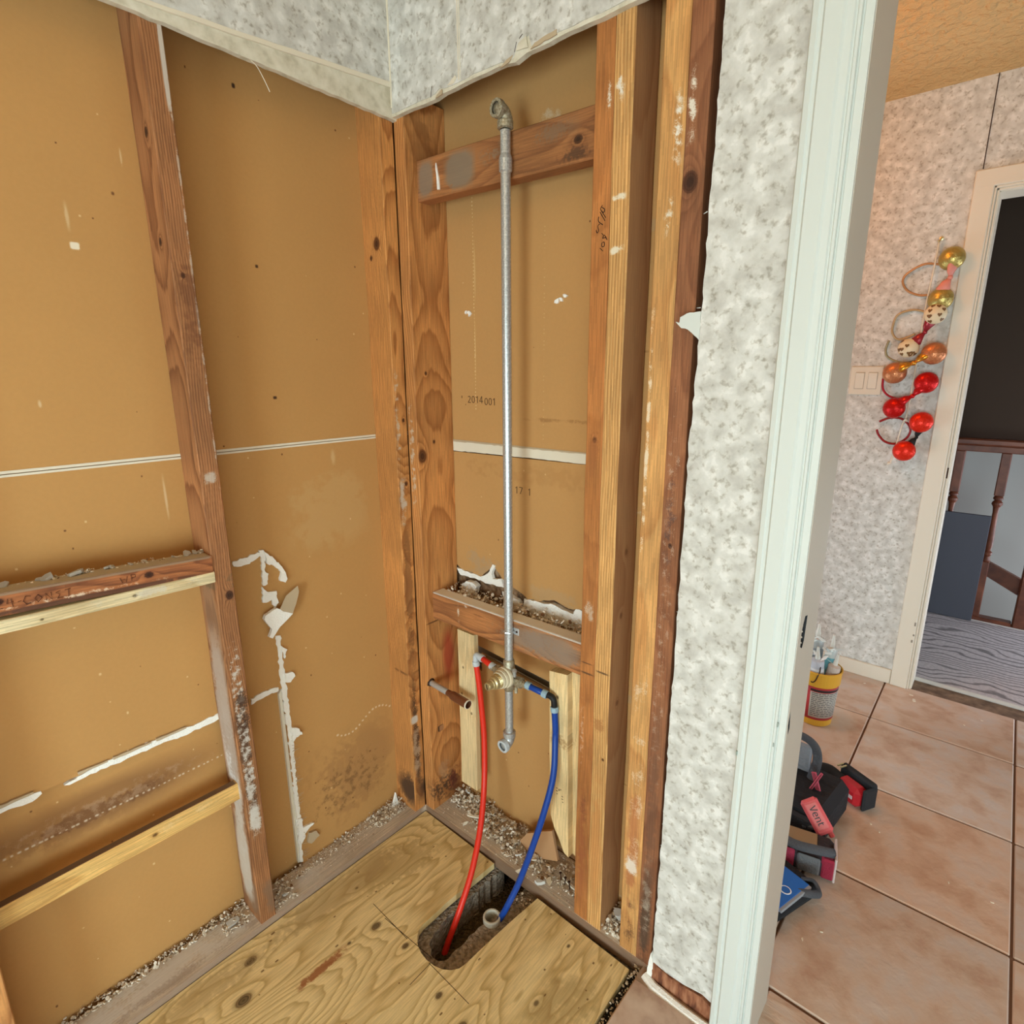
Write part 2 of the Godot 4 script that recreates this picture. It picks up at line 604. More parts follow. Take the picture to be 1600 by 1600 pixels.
func build_lights():
	ceiling_lamp("round ceiling lamp in the tiled hall beyond the doorway", Vector3(0.35, 2.313, -0.95), 0.12, Color(1.0, 0.66, 0.27), 0.20)
	ceiling_lamp("added round ceiling lamp of the bathroom, unseen behind the camera", Vector3(1.20, 2.31, 2.10), 0.12, Color(1.0, 0.80, 0.52), 0.12)  # unseen lamp added to warm and fill the floor and upper paper
	lit_panel("window_1", "tall frosted bathroom window facing the wet wall", Vector3(1.62, 0.66, 3.39), Vector3(0, 0, -1), 0.9, 1.1, Color(0.87, 0.97, 1.0), 4.6, 1.0)
	lit_panel("window_2", "added unseen light panel facing the stripped left wall", Vector3(2.34, 0.62, 1.90), Vector3(-1, 0, 0), 1.9, 1.0, Color(0.88, 0.97, 1.0), 0.85, 1.0)  # no window known on this wall; panel added for broad fill light
	lit_panel("window_3", "added unseen light panel at the hall end behind the stripped wall", Vector3(-0.39, 0.50, -0.95), Vector3(1, 0, 0), 0.9, 0.8, Color(0.86, 0.95, 1.0), 0.55, 0.8)  # added low panel that whitens the hall floor and lower wall
	lit_panel("window_4", "added unseen light panel in the stairwell below the railing", Vector3(2.49, 0.1, -3.4), Vector3(-1, 0, 0), 0.6, 0.8, Color(0.92, 0.96, 1.0), 1.3, 0.8)  # panel put in to light the pale wall under the railing
	lit_panel("window_5", "unseen light panel on the landing beyond the far doorway", Vector3(2.49, 0.7, -2.4), Vector3(-1, 0, 0), 0.5, 0.8, Color(0.92, 0.94, 1.0), 0.9, 0.6)  # unseen panel that lights the landing
	lit_panel("window_6", "low added light panel, unseen, at the right end of the tiled floor", Vector3(2.89, 0.45, -0.95), Vector3(-1, 0, 0), 1.0, 0.7, Color(0.88, 0.95, 1.0), 0.7, 0.8)  # added low down to brighten the hall tiles and the jamb

# ---------------------------------------------------------------- shell of the rooms
func cube(called: String, lo: Vector3, hi: Vector3, m: Material, parent: Node) -> MeshInstance3D:
	var g := MB.new()
	g.box(lo, hi)
	return obj(called, g.done(), m, parent)

func build_shell():
	var lf := setting("wall_left", "stripped left wall showing the brown paper backs of the next room's drywall", "wall")
	# stains, flecks and darker patches on the brown paper; places are z + 0.1 and height
	var pale := rgb(232, 212, 176)
	var marks := [
		[0.60, 1.14, 0.405, 0.520, rgb(122, 82, 50), 0.55, 0.35, 0.20, 2.2],  # darker band above the lower brace
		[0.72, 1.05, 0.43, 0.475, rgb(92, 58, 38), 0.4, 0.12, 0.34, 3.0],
		[0.60, 1.12, 0.425, 0.495, rgb(190, 156, 128), 0.45, 0.018, 0.60, 3.0],
		[0.744, 0.760, 1.548, 1.562, rgb(240, 228, 204), 0.95, 0.03, 0.05, 4.0],
		streak(0.757, 1.575, 1.63, pale, 0.004, 0.5), streak(0.659, 1.70, 1.735, pale, 0.002), streak(0.845, 1.275, 1.292, pale, 0.003),
		streak(0.670, 1.03, 1.14, pale, 0.003, 0.55), streak(0.275, 1.10, 1.15, pale, 0.008, 0.35),
		[0.430, 0.438, 1.898, 1.908, rgb(50, 30, 20), 0.9, 0.02, 0.0], [0.420, 0.428, 1.558, 1.566, rgb(60, 36, 22), 0.9, 0.02, 0.0], [0.408, 0.418, 1.276, 1.283, rgb(60, 36, 22), 0.9, 0.02, 0.0],
		[0.12, 0.46, 0.02, 0.36, rgb(150, 106, 66), 0.35, 0.3, 0.36, 3.0], [0.14, 0.47, 0.05, 0.3, rgb(96, 66, 42), 0.45, 0.02, 0.64, 3.0],
		[0.16, 0.44, 0.87, 1.12, rgb(206, 170, 118), 0.35, 0.4, 0.42, 3.0],
		[0.53, 0.60, 0.44, 0.62, rgb(150, 102, 54), 0.4, 0.3, -1.0, 2.0]]  # smooth darker patch beside the dusty stud
	for k in 44:
		var z := 0.62 + k * 0.0105 + rng.randf_range(-0.002, 0.002)
		var s := rng.randf_range(0.0012, 0.003)
		marks.append([z - s * 1.4, z + s * 1.4, 0.443 - s, 0.443 + s, rgb(226, 208, 184), 0.75, 0.02, -0.2])
	for k in 16:
		var z := 0.15 + k * 0.012
		marks.append([z - 0.004, z + 0.004, 0.345 + sin(k * 0.4) * 0.02, 0.352 + sin(k * 0.4) * 0.02, rgb(232, 214, 190), 0.7, 0.02, 0.2])
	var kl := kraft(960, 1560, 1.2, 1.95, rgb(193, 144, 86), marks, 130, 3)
	var u0 := Vector2(-0.1, 1.95)
	var us := Vector2(1.0 / 1.2, -1.0 / 1.95)
	var up := PackedVector2Array([Vector2(-0.13, 1.1675), Vector2(3.4, 1.1675), Vector2(3.4, 2.31), Vector2(-0.13, 2.31)])
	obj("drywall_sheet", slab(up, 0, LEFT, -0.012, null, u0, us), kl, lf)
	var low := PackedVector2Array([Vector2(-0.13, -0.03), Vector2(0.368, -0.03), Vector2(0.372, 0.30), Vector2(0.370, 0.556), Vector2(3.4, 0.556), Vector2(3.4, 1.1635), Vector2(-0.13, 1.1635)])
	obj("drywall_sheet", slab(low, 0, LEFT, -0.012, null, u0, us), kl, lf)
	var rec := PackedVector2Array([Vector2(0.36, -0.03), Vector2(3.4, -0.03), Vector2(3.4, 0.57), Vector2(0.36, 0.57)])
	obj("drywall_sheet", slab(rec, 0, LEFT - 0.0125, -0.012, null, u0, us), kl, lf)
	cube("wall_backing", Vector3(-0.20, -0.03, -0.25), Vector3(-0.116, 2.37, 3.5), M.wallout, lf)
	for k in [[1.1648, 0.0026], [1.1710, 0.0030]]:
		cube("joint_strip", Vector3(LEFT - 0.002, k[0] - k[1], -0.12), Vector3(LEFT + 0.0012, k[0] + k[1] - 0.001, 1.6), M.facing, lf)
	# torn facing paper and exposed gypsum
	var tears := {
		"a": [[Vector2(0.454, 0.917), Vector2(0.425, 0.919), Vector2(0.395, 0.925), Vector2(0.388, 0.918), Vector2(0.396, 0.912), Vector2(0.417, 0.902), Vector2(0.437, 0.901), Vector2(0.453, 0.905)], 0.004],
		"b": [[Vector2(0.392, 0.929), Vector2(0.382, 0.928), Vector2(0.378, 0.920), Vector2(0.384, 0.875), Vector2(0.376, 0.867), Vector2(0.381, 0.842), Vector2(0.392, 0.840), Vector2(0.390, 0.903)], 0.006],
		"c": [[Vector2(0.382, 0.924), Vector2(0.361, 0.903), Vector2(0.343, 0.877), Vector2(0.339, 0.868), Vector2(0.332, 0.842), Vector2(0.338, 0.834), Vector2(0.350, 0.841), Vector2(0.345, 0.862), Vector2(0.359, 0.881), Vector2(0.378, 0.894)], 0.009],
		"d": [[Vector2(0.394, 0.838), Vector2(0.383, 0.822), Vector2(0.361, 0.818), Vector2(0.359, 0.787), Vector2(0.371, 0.774), Vector2(0.375, 0.800), Vector2(0.383, 0.797), Vector2(0.398, 0.799)], 0.006],
		"e": [[Vector2(0.363, 0.671), Vector2(0.350, 0.657), Vector2(0.359, 0.635)], 0.006],
		"f": [[Vector2(0.363, 0.596), Vector2(0.345, 0.593), Vector2(0.337, 0.578), Vector2(0.351, 0.566), Vector2(0.362, 0.570)], 0.007],
		"g": [[Vector2(0.360, 0.438), Vector2(0.342, 0.427), Vector2(0.335, 0.406), Vector2(0.352, 0.406), Vector2(0.363, 0.396)], 0.008],
		"h": [[Vector2(0.372, 0.163), Vector2(0.360, 0.158), Vector2(0.358, 0.127), Vector2(0.326, 0.121), Vector2(0.356, 0.105), Vector2(0.357, 0.092), Vector2(0.369, 0.080), Vector2(0.374, 0.097)], 0.006],
		"j": [[Vector2(0.452, 0.564), Vector2(0.414, 0.569), Vector2(0.382, 0.564), Vector2(0.383, 0.555), Vector2(0.410, 0.555), Vector2(0.429, 0.553), Vector2(0.453, 0.549)], 0.004]}
	for k in tears:
		obj("torn_paper", slab(jag(tears[k][0], 0.0055, 0.0022), 0, LEFT, tears[k][1]), M.gypsum, lf)
	obj("torn_paper", slab(jag([Vector2(0.344, 0.100), Vector2(0.323, 0.093), Vector2(0.315, 0.072), Vector2(0.341, 0.063), Vector2(0.351, 0.073)], 0.006, 0.001), 0, LEFT, 0.007), M.facing_back, lf)
	var strips := [
		[Vector2(0.524, 0.563), Vector2(0.569, 0.560), Vector2(0.610, 0.561), Vector2(0.670, 0.565), Vector2(0.724, 0.565), Vector2(0.758, 0.562), Vector2(0.791, 0.557), Vector2(0.824, 0.550), Vector2(0.816, 0.546), Vector2(0.782, 0.550), Vector2(0.738, 0.548), Vector2(0.699, 0.549), Vector2(0.653, 0.549), Vector2(0.612, 0.545), Vector2(0.567, 0.546), Vector2(0.525, 0.547)],
		[Vector2(0.980, 0.566), Vector2(0.918, 0.562), Vector2(0.890, 0.563), Vector2(0.859, 0.559), Vector2(0.858, 0.553), Vector2(0.874, 0.545), Vector2(0.897, 0.548), Vector2(0.920, 0.549), Vector2(0.980, 0.55)]]
	for s in strips:
		obj("gypsum_edge", slab(jag(s, 0.008, 0.0019), 0, LEFT - 0.006, 0.0085), M.gypsum, lf)
	for s in [[0.60, 0.66], [0.67, 0.74], [0.75, 0.80], [0.87, 0.93]]:
		obj("paper_lip", slab(jag([Vector2(s[0], 0.566), Vector2(s[1], 0.567), Vector2(s[1], 0.561), Vector2(s[0], 0.562)], 0.01, 0.001), 0, LEFT, 0.006), M.facing_back, lf)
	var vl := [Vector2(0.374, 0.702), Vector2(0.374, 0.566), Vector2(0.370, 0.428), Vector2(0.372, 0.248), Vector2(0.375, 0.085), Vector2(0.375, 0.023), Vector2(0.368, 0.019), Vector2(0.366, 0.079), Vector2(0.360, 0.189), Vector2(0.363, 0.244), Vector2(0.360, 0.340), Vector2(0.358, 0.426), Vector2(0.361, 0.477), Vector2(0.360, 0.560), Vector2(0.363, 0.619), Vector2(0.362, 0.699)]
	obj("gypsum_edge", slab(jag(vl, 0.008, 0.0024), 0, LEFT - 0.004, 0.006), M.gypsum, lf)
	obj("sheet_edge", slab(PackedVector2Array([Vector2(0.370, 0.02), Vector2(0.379, 0.02), Vector2(0.380, 0.54), Vector2(0.373, 0.553)]), 0, LEFT - 0.0125, 0.009), M.facing, lf)
	var hairs := MB.new()
	for k in 46:
		var y := rng.randf_range(0.03, 0.4)
		var a := lw(LEFT + 0.002, 0.364, y)
		hairs.tube([a, a + Vector3(0.006, rng.randf_range(-0.004, 0.008), -rng.randf_range(0.004, 0.018))], [0.0006, 0.0003], 4)
	var hr := obj("paper_fibre", hairs.done(), M.facing_back, lf)
	hr.set_meta("kind", "stuff")
	# loose flap hanging in front of the paper
	var fl := MB.new()
	var ft := [Vector2(0.313, 0.821), Vector2(0.311, 0.805), Vector2(0.322, 0.775), Vector2(0.333, 0.753), Vector2(0.357, 0.767), Vector2(0.364, 0.775), Vector2(0.345, 0.804)]
	obj("torn_flap", slab(jag(ft, 0.01, 0.0006), 0, LEFT + 0.018, 0.0015, fl), M.facing_back, lf)
	var fb := [Vector2(0.364, 0.775), Vector2(0.357, 0.767), Vector2(0.333, 0.753), Vector2(0.346, 0.744), Vector2(0.369, 0.730), Vector2(0.390, 0.707), Vector2(0.398, 0.713), Vector2(0.389, 0.731), Vector2(0.405, 0.762), Vector2(0.401, 0.771), Vector2(0.372, 0.780)]
	obj("torn_flap", slab(jag(fb, 0.01, 0.0008), 0, LEFT + 0.010, 0.010), M.gypsum, lf)
	# papered drywall left in place over the alcove
	var ul := PackedVector2Array([Vector2(0.0, 1.979), Vector2(0.02, 1.978), Vector2(0.2, 1.961), Vector2(0.38, 1.945), Vector2(0.55, 1.932), Vector2(0.8, 1.93), Vector2(3.4, 1.93), Vector2(3.4, 2.31), Vector2(0.0, 2.31)])
	obj("wallpaper", slab(ul, 0, 0.0125, 0.0025), M.paper, lf)
	obj("plaster_band", slab(jag([Vector2(0.0, 1.908), Vector2(0.25, 1.913), Vector2(0.55, 1.918), Vector2(3.4, 1.92), Vector2(3.4, 2.31), Vector2(0.0, 2.31)], 0.02, 0.0014), 0, 0.0, 0.0125), M.plaster, lf)
	var bead := [Vector2(0.004, 1.983), Vector2(0.2, 1.966), Vector2(0.38, 1.950), Vector2(0.55, 1.937), Vector2(0.8, 1.935), Vector2(0.8, 1.929), Vector2(0.55, 1.930), Vector2(0.38, 1.942), Vector2(0.2, 1.957), Vector2(0.004, 1.972)]
	obj("paper_lip", slab(jag(bead, 0.03, 0.0008), 0, 0.0125, 0.005), M.facing, lf)
	var th := MB.new()
	th.tube(spline([lw(0.014, 0.345, 1.912), lw(0.016, 0.335, 1.905), lw(0.02, 0.325, 1.885), lw(0.024, 0.318, 1.866)], 4), [0.0011, 0.0008], 5)
	obj("loose_paper_strand", th.done(), M.facing, lf)

	var bk := setting("wall_back", "stripped wet wall of the alcove with papered drywall above and beside it", "wall")
	var bm := [
		streak(0.169, 1.30, 1.50, rgb(230, 200, 140), 0.0012, 0.7), streak(0.172, 1.50, 1.66, rgb(226, 196, 140), 0.003, 0.5),
		[0.36, 0.46, 1.84, 1.89, rgb(214, 196, 170), 0.6, 0.02, 0.62, 3.0],
		[0.05, 0.60, 1.04, 1.122, rgb(170, 122, 72), 0.3, 0.25, 0.46, 3.0], [0.30, 0.60, 1.215, 1.228, rgb(140, 96, 54), 0.45, 0.03, 0.52, 3.0],
		[0.08, 0.27, 0.74, 0.86, rgb(176, 148, 116), 0.6, 0.2, 0.36, 3.0], [0.30, 0.56, 0.74, 0.80, rgb(182, 150, 112), 0.5, 0.2, 0.36, 3.0]]
	for k in 60:
		var y := 1.24 + k * 0.0088
		var s := rng.randf_range(0.0008, 0.002)
		bm.append([0.168 - s, 0.168 + s, y - s, y + s, rgb(236, 212, 160), 0.7, 0.02, -0.2])
		if k % 4 < 3:
			bm.append([0.395 - s, 0.395 + s, y - 0.1 - s * 0.7, y - 0.1 + s * 0.7, rgb(222, 190, 136), 0.45, 0.02, -0.2])
	var kb := kraft(520, 1560, 0.65, 1.95, rgb(194, 146, 90), bm, 50, 8)
	var b0 := Vector2(-0.04, 1.95)
	var bs := Vector2(1.0 / 0.65, -1.0 / 1.95)
	obj("drywall_sheet", slab(PackedVector2Array([Vector2(-0.09, 1.152), Vector2(0.63, 1.154), Vector2(0.63, 2.31), Vector2(-0.09, 2.31)]), 2, BAY, -0.012, null, b0, bs), kb, bk)
	var mid := PackedVector2Array([Vector2(0.02, 0.79), Vector2(0.039, 0.783)])
	mid.append_array(jag([Vector2(0.052, 0.775), Vector2(0.137, 0.771), Vector2(0.184, 0.812), Vector2(0.215, 0.782), Vector2(0.27, 0.762), Vector2(0.305, 0.747), Vector2(0.35, 0.752), Vector2(0.393, 0.767), Vector2(0.44, 0.756), Vector2(0.474, 0.765), Vector2(0.60, 0.76)], 0.014, 0.0022, false))
	mid.append_array(PackedVector2Array([Vector2(0.63, 0.76), Vector2(0.63, 1.127), Vector2(-0.02, 1.119)]))
	obj("drywall_sheet", slab(mid, 2, BAY, -0.012, null, b0, bs), kb, bk)
	obj("drywall_sheet", slab(PackedVector2Array([Vector2(0.09, 0.551), Vector2(0.381, 0.530), Vector2(0.60, 0.52), Vector2(0.63, 0.70), Vector2(0.02, 0.70), Vector2(0.02, 0.556)]), 2, BAY, -0.012, null, b0, bs), kb, bk)
	obj("drywall_sheet", slab(PackedVector2Array([Vector2(0.02, -0.03), Vector2(0.302, -0.03), Vector2(0.398, 0.068), Vector2(0.47, 0.09), Vector2(0.63, 0.09), Vector2(0.63, 0.485), Vector2(0.381, 0.497), Vector2(0.131, 0.518), Vector2(0.131, 0.470), Vector2(0.02, 0.468)]), 2, BAY, -0.012, null, b0, bs), kb, bk)
	obj("drywall_sheet", slab(PackedVector2Array([Vector2(0.02, -0.03), Vector2(0.63, -0.03), Vector2(0.63, 0.1), Vector2(0.02, 0.1)]), 2, BAY - 0.013, -0.012, null, b0, bs), kb, bk)
	cube("joint_strip", Vector3(0.03, 1.126, BAY - 0.008), Vector3(0.60, 1.1535, BAY + 0.0006), M.facing_back, bk)
	obj("joint_strip", slab(jag([Vector2(0.035, 1.122), Vector2(0.30, 1.126), Vector2(0.58, 1.128), Vector2(0.58, 1.150), Vector2(0.035, 1.148)], 0.012, 0.0012), 2, BAY, 0.0014), M.facing, bk)
	obj("joint_strip", slab(PackedVector2Array([Vector2(0.035, 1.1485), Vector2(0.58, 1.1505), Vector2(0.58, 1.1535), Vector2(0.035, 1.152)]), 2, BAY, 0.0016), M.facing_back, bk)
	var gy := [
		[[Vector2(0.039, 0.776), Vector2(0.089, 0.773), Vector2(0.137, 0.771), Vector2(0.165, 0.787), Vector2(0.184, 0.818), Vector2(0.192, 0.816), Vector2(0.179, 0.788), Vector2(0.184, 0.775), Vector2(0.215, 0.783), Vector2(0.225, 0.760), Vector2(0.155, 0.755), Vector2(0.118, 0.760), Vector2(0.053, 0.757)], -0.136, 0.010],
		[[Vector2(0.297, 0.746), Vector2(0.350, 0.750), Vector2(0.393, 0.756), Vector2(0.420, 0.750), Vector2(0.457, 0.747), Vector2(0.464, 0.763), Vector2(0.50, 0.763), Vector2(0.53, 0.712), Vector2(0.424, 0.704), Vector2(0.354, 0.700), Vector2(0.288, 0.704)], -0.140, 0.014],
		[[Vector2(0.215, 0.745), Vector2(0.27, 0.735), Vector2(0.30, 0.70), Vector2(0.22, 0.70)], -0.142, 0.012],
		[[Vector2(0.068, 0.735), Vector2(0.085, 0.747), Vector2(0.108, 0.749), Vector2(0.127, 0.739), Vector2(0.117, 0.715), Vector2(0.10, 0.70), Vector2(0.07, 0.70)], -0.136, 0.018]]
	for s in gy:
		obj("gypsum_edge", slab(jag(s[0], 0.008, 0.002), 2, s[1], s[2]), M.gypsum, bk)
	cube("recess_board", Vector3(0.02, 0.60, -0.153), Vector3(0.62, 0.80, -0.1425), tri_mat(ntex(noise(FastNoiseLite.TYPE_SIMPLEX, 0.02, 5, 44), [[0.0, rgb(58, 46, 36)], [0.5, rgb(132, 100, 72)], [1.0, rgb(176, 150, 122)]], 256), 0.2, 0.9), bk)
	obj("foil_strip", slab(PackedVector2Array([Vector2(0.115, 0.508), Vector2(0.40, 0.484), Vector2(0.40, 0.494), Vector2(0.115, 0.520)]), 2, -0.150, 0.004), mat(rgb(206, 176, 138), 0.3, 0.5), bk)
	# torn plugs where fixings were pulled
	for p in [[0.100, 1.486], [0.112, 1.482], [0.392, 1.490], [0.404, 1.494], [0.415, 1.500]]:
		var r := []
		for k in 7:
			var a := TAU * k / 7.0
			r.append(Vector2(p[0], p[1]) + Vector2(cos(a), sin(a)) * rng.randf_range(0.003, 0.008))
		obj("torn_plug", slab(jag(r, 0.004, 0.001), 2, BAY, 0.004), M.gypsum if rng.randf() < 0.7 else M.dark, bk)
	# stamped print on the brown paper
	var stamp := mat(rgb(92, 62, 38), 0.9)
	for s in [["' 2014", 0.068, 1.256, 0.024], ["001  2", 0.158, 1.252, 0.024], ["17 1", 0.262, 1.030, 0.024]]:
		var tm := TextMesh.new()
		var f := SystemFont.new()
		f.font_names = PackedStringArray(["Droid Sans Mono"])
		tm.font = f
		tm.text = s[0]
		tm.font_size = 32
		tm.pixel_size = s[3] / 32.0
		tm.depth = 0.0004
		tm.horizontal_alignment = HORIZONTAL_ALIGNMENT_LEFT
		var o := obj("stamped_print", tm, stamp, bk)
		o.position = Vector3(s[1], s[2] + 0.008, BAY + 0.0003)
	cube("drywall_sheet", Vector3(0.62, -0.03, -0.102), Vector3(0.985, 2.31, LEFT), kb, bk)
	cube("wall_backing", Vector3(-0.12, -0.03, -0.30), Vector3(0.64, 2.31, -0.175), M.wallout, bk)
	cube("wall_backing", Vector3(0.62, -0.03, -0.30), Vector3(0.66, 2.31, -0.102), M.wallout, bk)
	cube("wall_backing", Vector3(0.985, 0.0, -0.104), Vector3(0.9905, 2.31, 0.0), M.wallout, bk)
	cube("wall_header", Vector3(0.98, 2.05, -0.104), Vector3(1.80, 2.31, 0.013), M.paper, bk)
	cube("papered_drywall", Vector3(1.80, 0.0, -0.104), Vector3(2.5, 2.31, 0.013), M.paper, bk)
	# papered drywall over the alcove, its torn foot and its seam
	var foot := [Vector2(0.0, 1.912), Vector2(0.10, 1.911), Vector2(0.16, 1.909), Vector2(0.19, 1.913), Vector2(0.36, 1.914), Vector2(0.39, 1.909), Vector2(0.42, 1.916), Vector2(0.56, 1.917), Vector2(0.80, 1.918)]
	var upper := jag(foot + [Vector2(0.80, 2.31), Vector2(0.0, 2.31)], 0.022, 0.0014)
	obj("papered_drywall", slab(upper, 2, 0.0, 0.0125), M.plaster, bk)
	var pf := [Vector2(0.015, 1.919), Vector2(0.14, 1.917), Vector2(0.162, 1.918), Vector2(0.178, 1.925), Vector2(0.196, 1.920), Vector2(0.30, 1.921), Vector2(0.356, 1.919), Vector2(0.372, 1.914), Vector2(0.386, 1.918), Vector2(0.392, 1.926), Vector2(0.424, 1.943), Vector2(0.432, 1.922), Vector2(0.50, 1.924), Vector2(0.79, 1.922)]
	obj("wallpaper", slab(jag(pf + [Vector2(0.79, 2.31), Vector2(0.0165, 2.31)], 0.02, 0.0012), 2, 0.0125, 0.0018), M.paper, bk)
	for s in [[[Vector2(0.166, 1.909), Vector2(0.188, 1.911), Vector2(0.187, 1.920), Vector2(0.172, 1.914)], M.facing_back], [[Vector2(0.354, 1.909), Vector2(0.378, 1.913), Vector2(0.386, 1.921), Vector2(0.370, 1.918)], M.facing_back], [[Vector2(0.43, 1.917), Vector2(0.49, 1.921), Vector2(0.49, 1.929), Vector2(0.44, 1.924)], M.facing_back], [[Vector2(0.395, 1.925), Vector2(0.400, 1.936), Vector2(0.420, 1.942), Vector2(0.424, 1.922)], M.plaster], [[Vector2(0.205, 1.922), Vector2(0.228, 1.934), Vector2(0.232, 1.928), Vector2(0.222, 1.921)], M.facing]]:
		obj("torn_paper", slab(jag(s[0], 0.01, 0.001), 2, 0.0135, 0.0025), s[1], bk)
	for s in [[0.2375, 0.0012], [0.2425, 0.0009]]:
		cube("paper_seam", Vector3(s[0] - s[1], 1.923, 0.013), Vector3(s[0] + s[1], 2.31, 0.0152), M.facing, bk)
	var cs := MB.new()
	cs.tube([Vector3(0.0155, 1.93, 0.0150), Vector3(0.0165, 2.05, 0.0155), Vector3(0.0160, 2.31, 0.0150)], [0.0022], 6)
	obj("corner_seam", cs.done(), M.facing, bk)
	for k in [[0.150, 1.915, 0.155, 1.935], [0.39, 1.925, 0.395, 1.94], [0.402, 1.943, 0.41, 1.948]]:
		var cr := MB.new()
		cr.tube([Vector3(k[0], k[1], 0.0145), Vector3(k[2], k[3], 0.0145)], [0.0007], 4)
		obj("crack", cr.done(), M.rust, bk)
	# papered strip between the studs and the door casing
	var edge := [Vector2(0.786, 0.045), Vector2(0.788, 0.30), Vector2(0.789, 0.80), Vector2(0.788, 1.20), Vector2(0.793, 1.36), Vector2(0.794, 1.43), Vector2(0.796, 1.62), Vector2(0.799, 1.92)]
	var rim := jag(edge, 0.016, 0.0016, false)
	rim.append_array(PackedVector2Array([Vector2(0.799, 2.31), Vector2(0.985, 2.31), Vector2(0.985, 0.04), Vector2(0.93, 0.05), Vector2(0.90, 0.058), Vector2(0.86, 0.049)]))
	obj("papered_drywall", slab(rim, 2, 0.0, 0.0122), M.gypsum, bk)
	var rim2 := PackedVector2Array()
	for p in rim:
		rim2.append(p + Vector2(0.001 if p.x < 0.82 else 0.0, 0.002))
	obj("wallpaper", slab(rim2, 2, 0.0122, 0.0012), M.paper, bk)
	obj("torn_flap", slab(jag([Vector2(0.794, 1.431), Vector2(0.769, 1.429), Vector2(0.758, 1.424), Vector2(0.757, 1.415), Vector2(0.750, 1.417), Vector2(0.761, 1.406), Vector2(0.773, 1.403), Vector2(0.785, 1.393), Vector2(0.794, 1.385)], 0.006, 0.001), 2, 0.0095, 0.004), M.white, bk)
	for k in 26:
		var y := rng.randf_range(0.3, 1.9)
		var tf := MB.new()
		tf.tube([Vector3(0.792, y, 0.011), Vector3(0.7875 - rng.randf() * 0.002, y + rng.randf_range(-0.003, 0.003), 0.0125)], [0.0009, 0.0003], 5)
		if k < 12:
			obj("paper_fibre", tf.done(), M.white, bk)
	var bb := setting("baseboard_back", "torn brown baseboard remnant at the foot of the papered strip", "baseboard")
	obj("torn_board", slab(jag([Vector2(0.787, 0.003), Vector2(0.923, 0.003), Vector2(0.923, 0.046), Vector2(0.90, 0.055), Vector2(0.86, 0.047), Vector2(0.83, 0.046), Vector2(0.79, 0.053)], 0.02, 0.0014), 2, 0.0, 0.0165, null, Vector2(0.787, 0.06), Vector2(0.0, 0.0)), tri_mat(ntex(noise(FastNoiseLite.TYPE_SIMPLEX, 0.018, 5, 91), [[0.0, rgb(84, 46, 32)], [0.5, rgb(146, 92, 64)], [1.0, rgb(186, 132, 98)]], 256, 64), 0.12, 0.85), bb)

	# remaining walls of the bathroom, behind the camera
	var wb := setting("wall_behind", "papered bathroom wall behind the camera", "wall")
	cube("papered_drywall", Vector3(-0.12, -0.03, 3.40), Vector3(2.5, 2.37, 3.5), M.paper, wb)
	var wr := setting("wall_right", "papered bathroom wall on the camera's side of the doorway", "wall")
	cube("papered_drywall", Vector3(2.35, -0.03, 0.013), Vector3(2.5, 2.31, 3.40), M.paper, wr)
	var cl := setting("ceiling", "flat painted ceiling over bathroom and alcove", "ceiling")
	cube("ceiling_board", Vector3(-0.2, 2.31, -0.1), Vector3(2.5, 2.39, 3.5), mat(rgb(204, 172, 128), 0.9), cl)

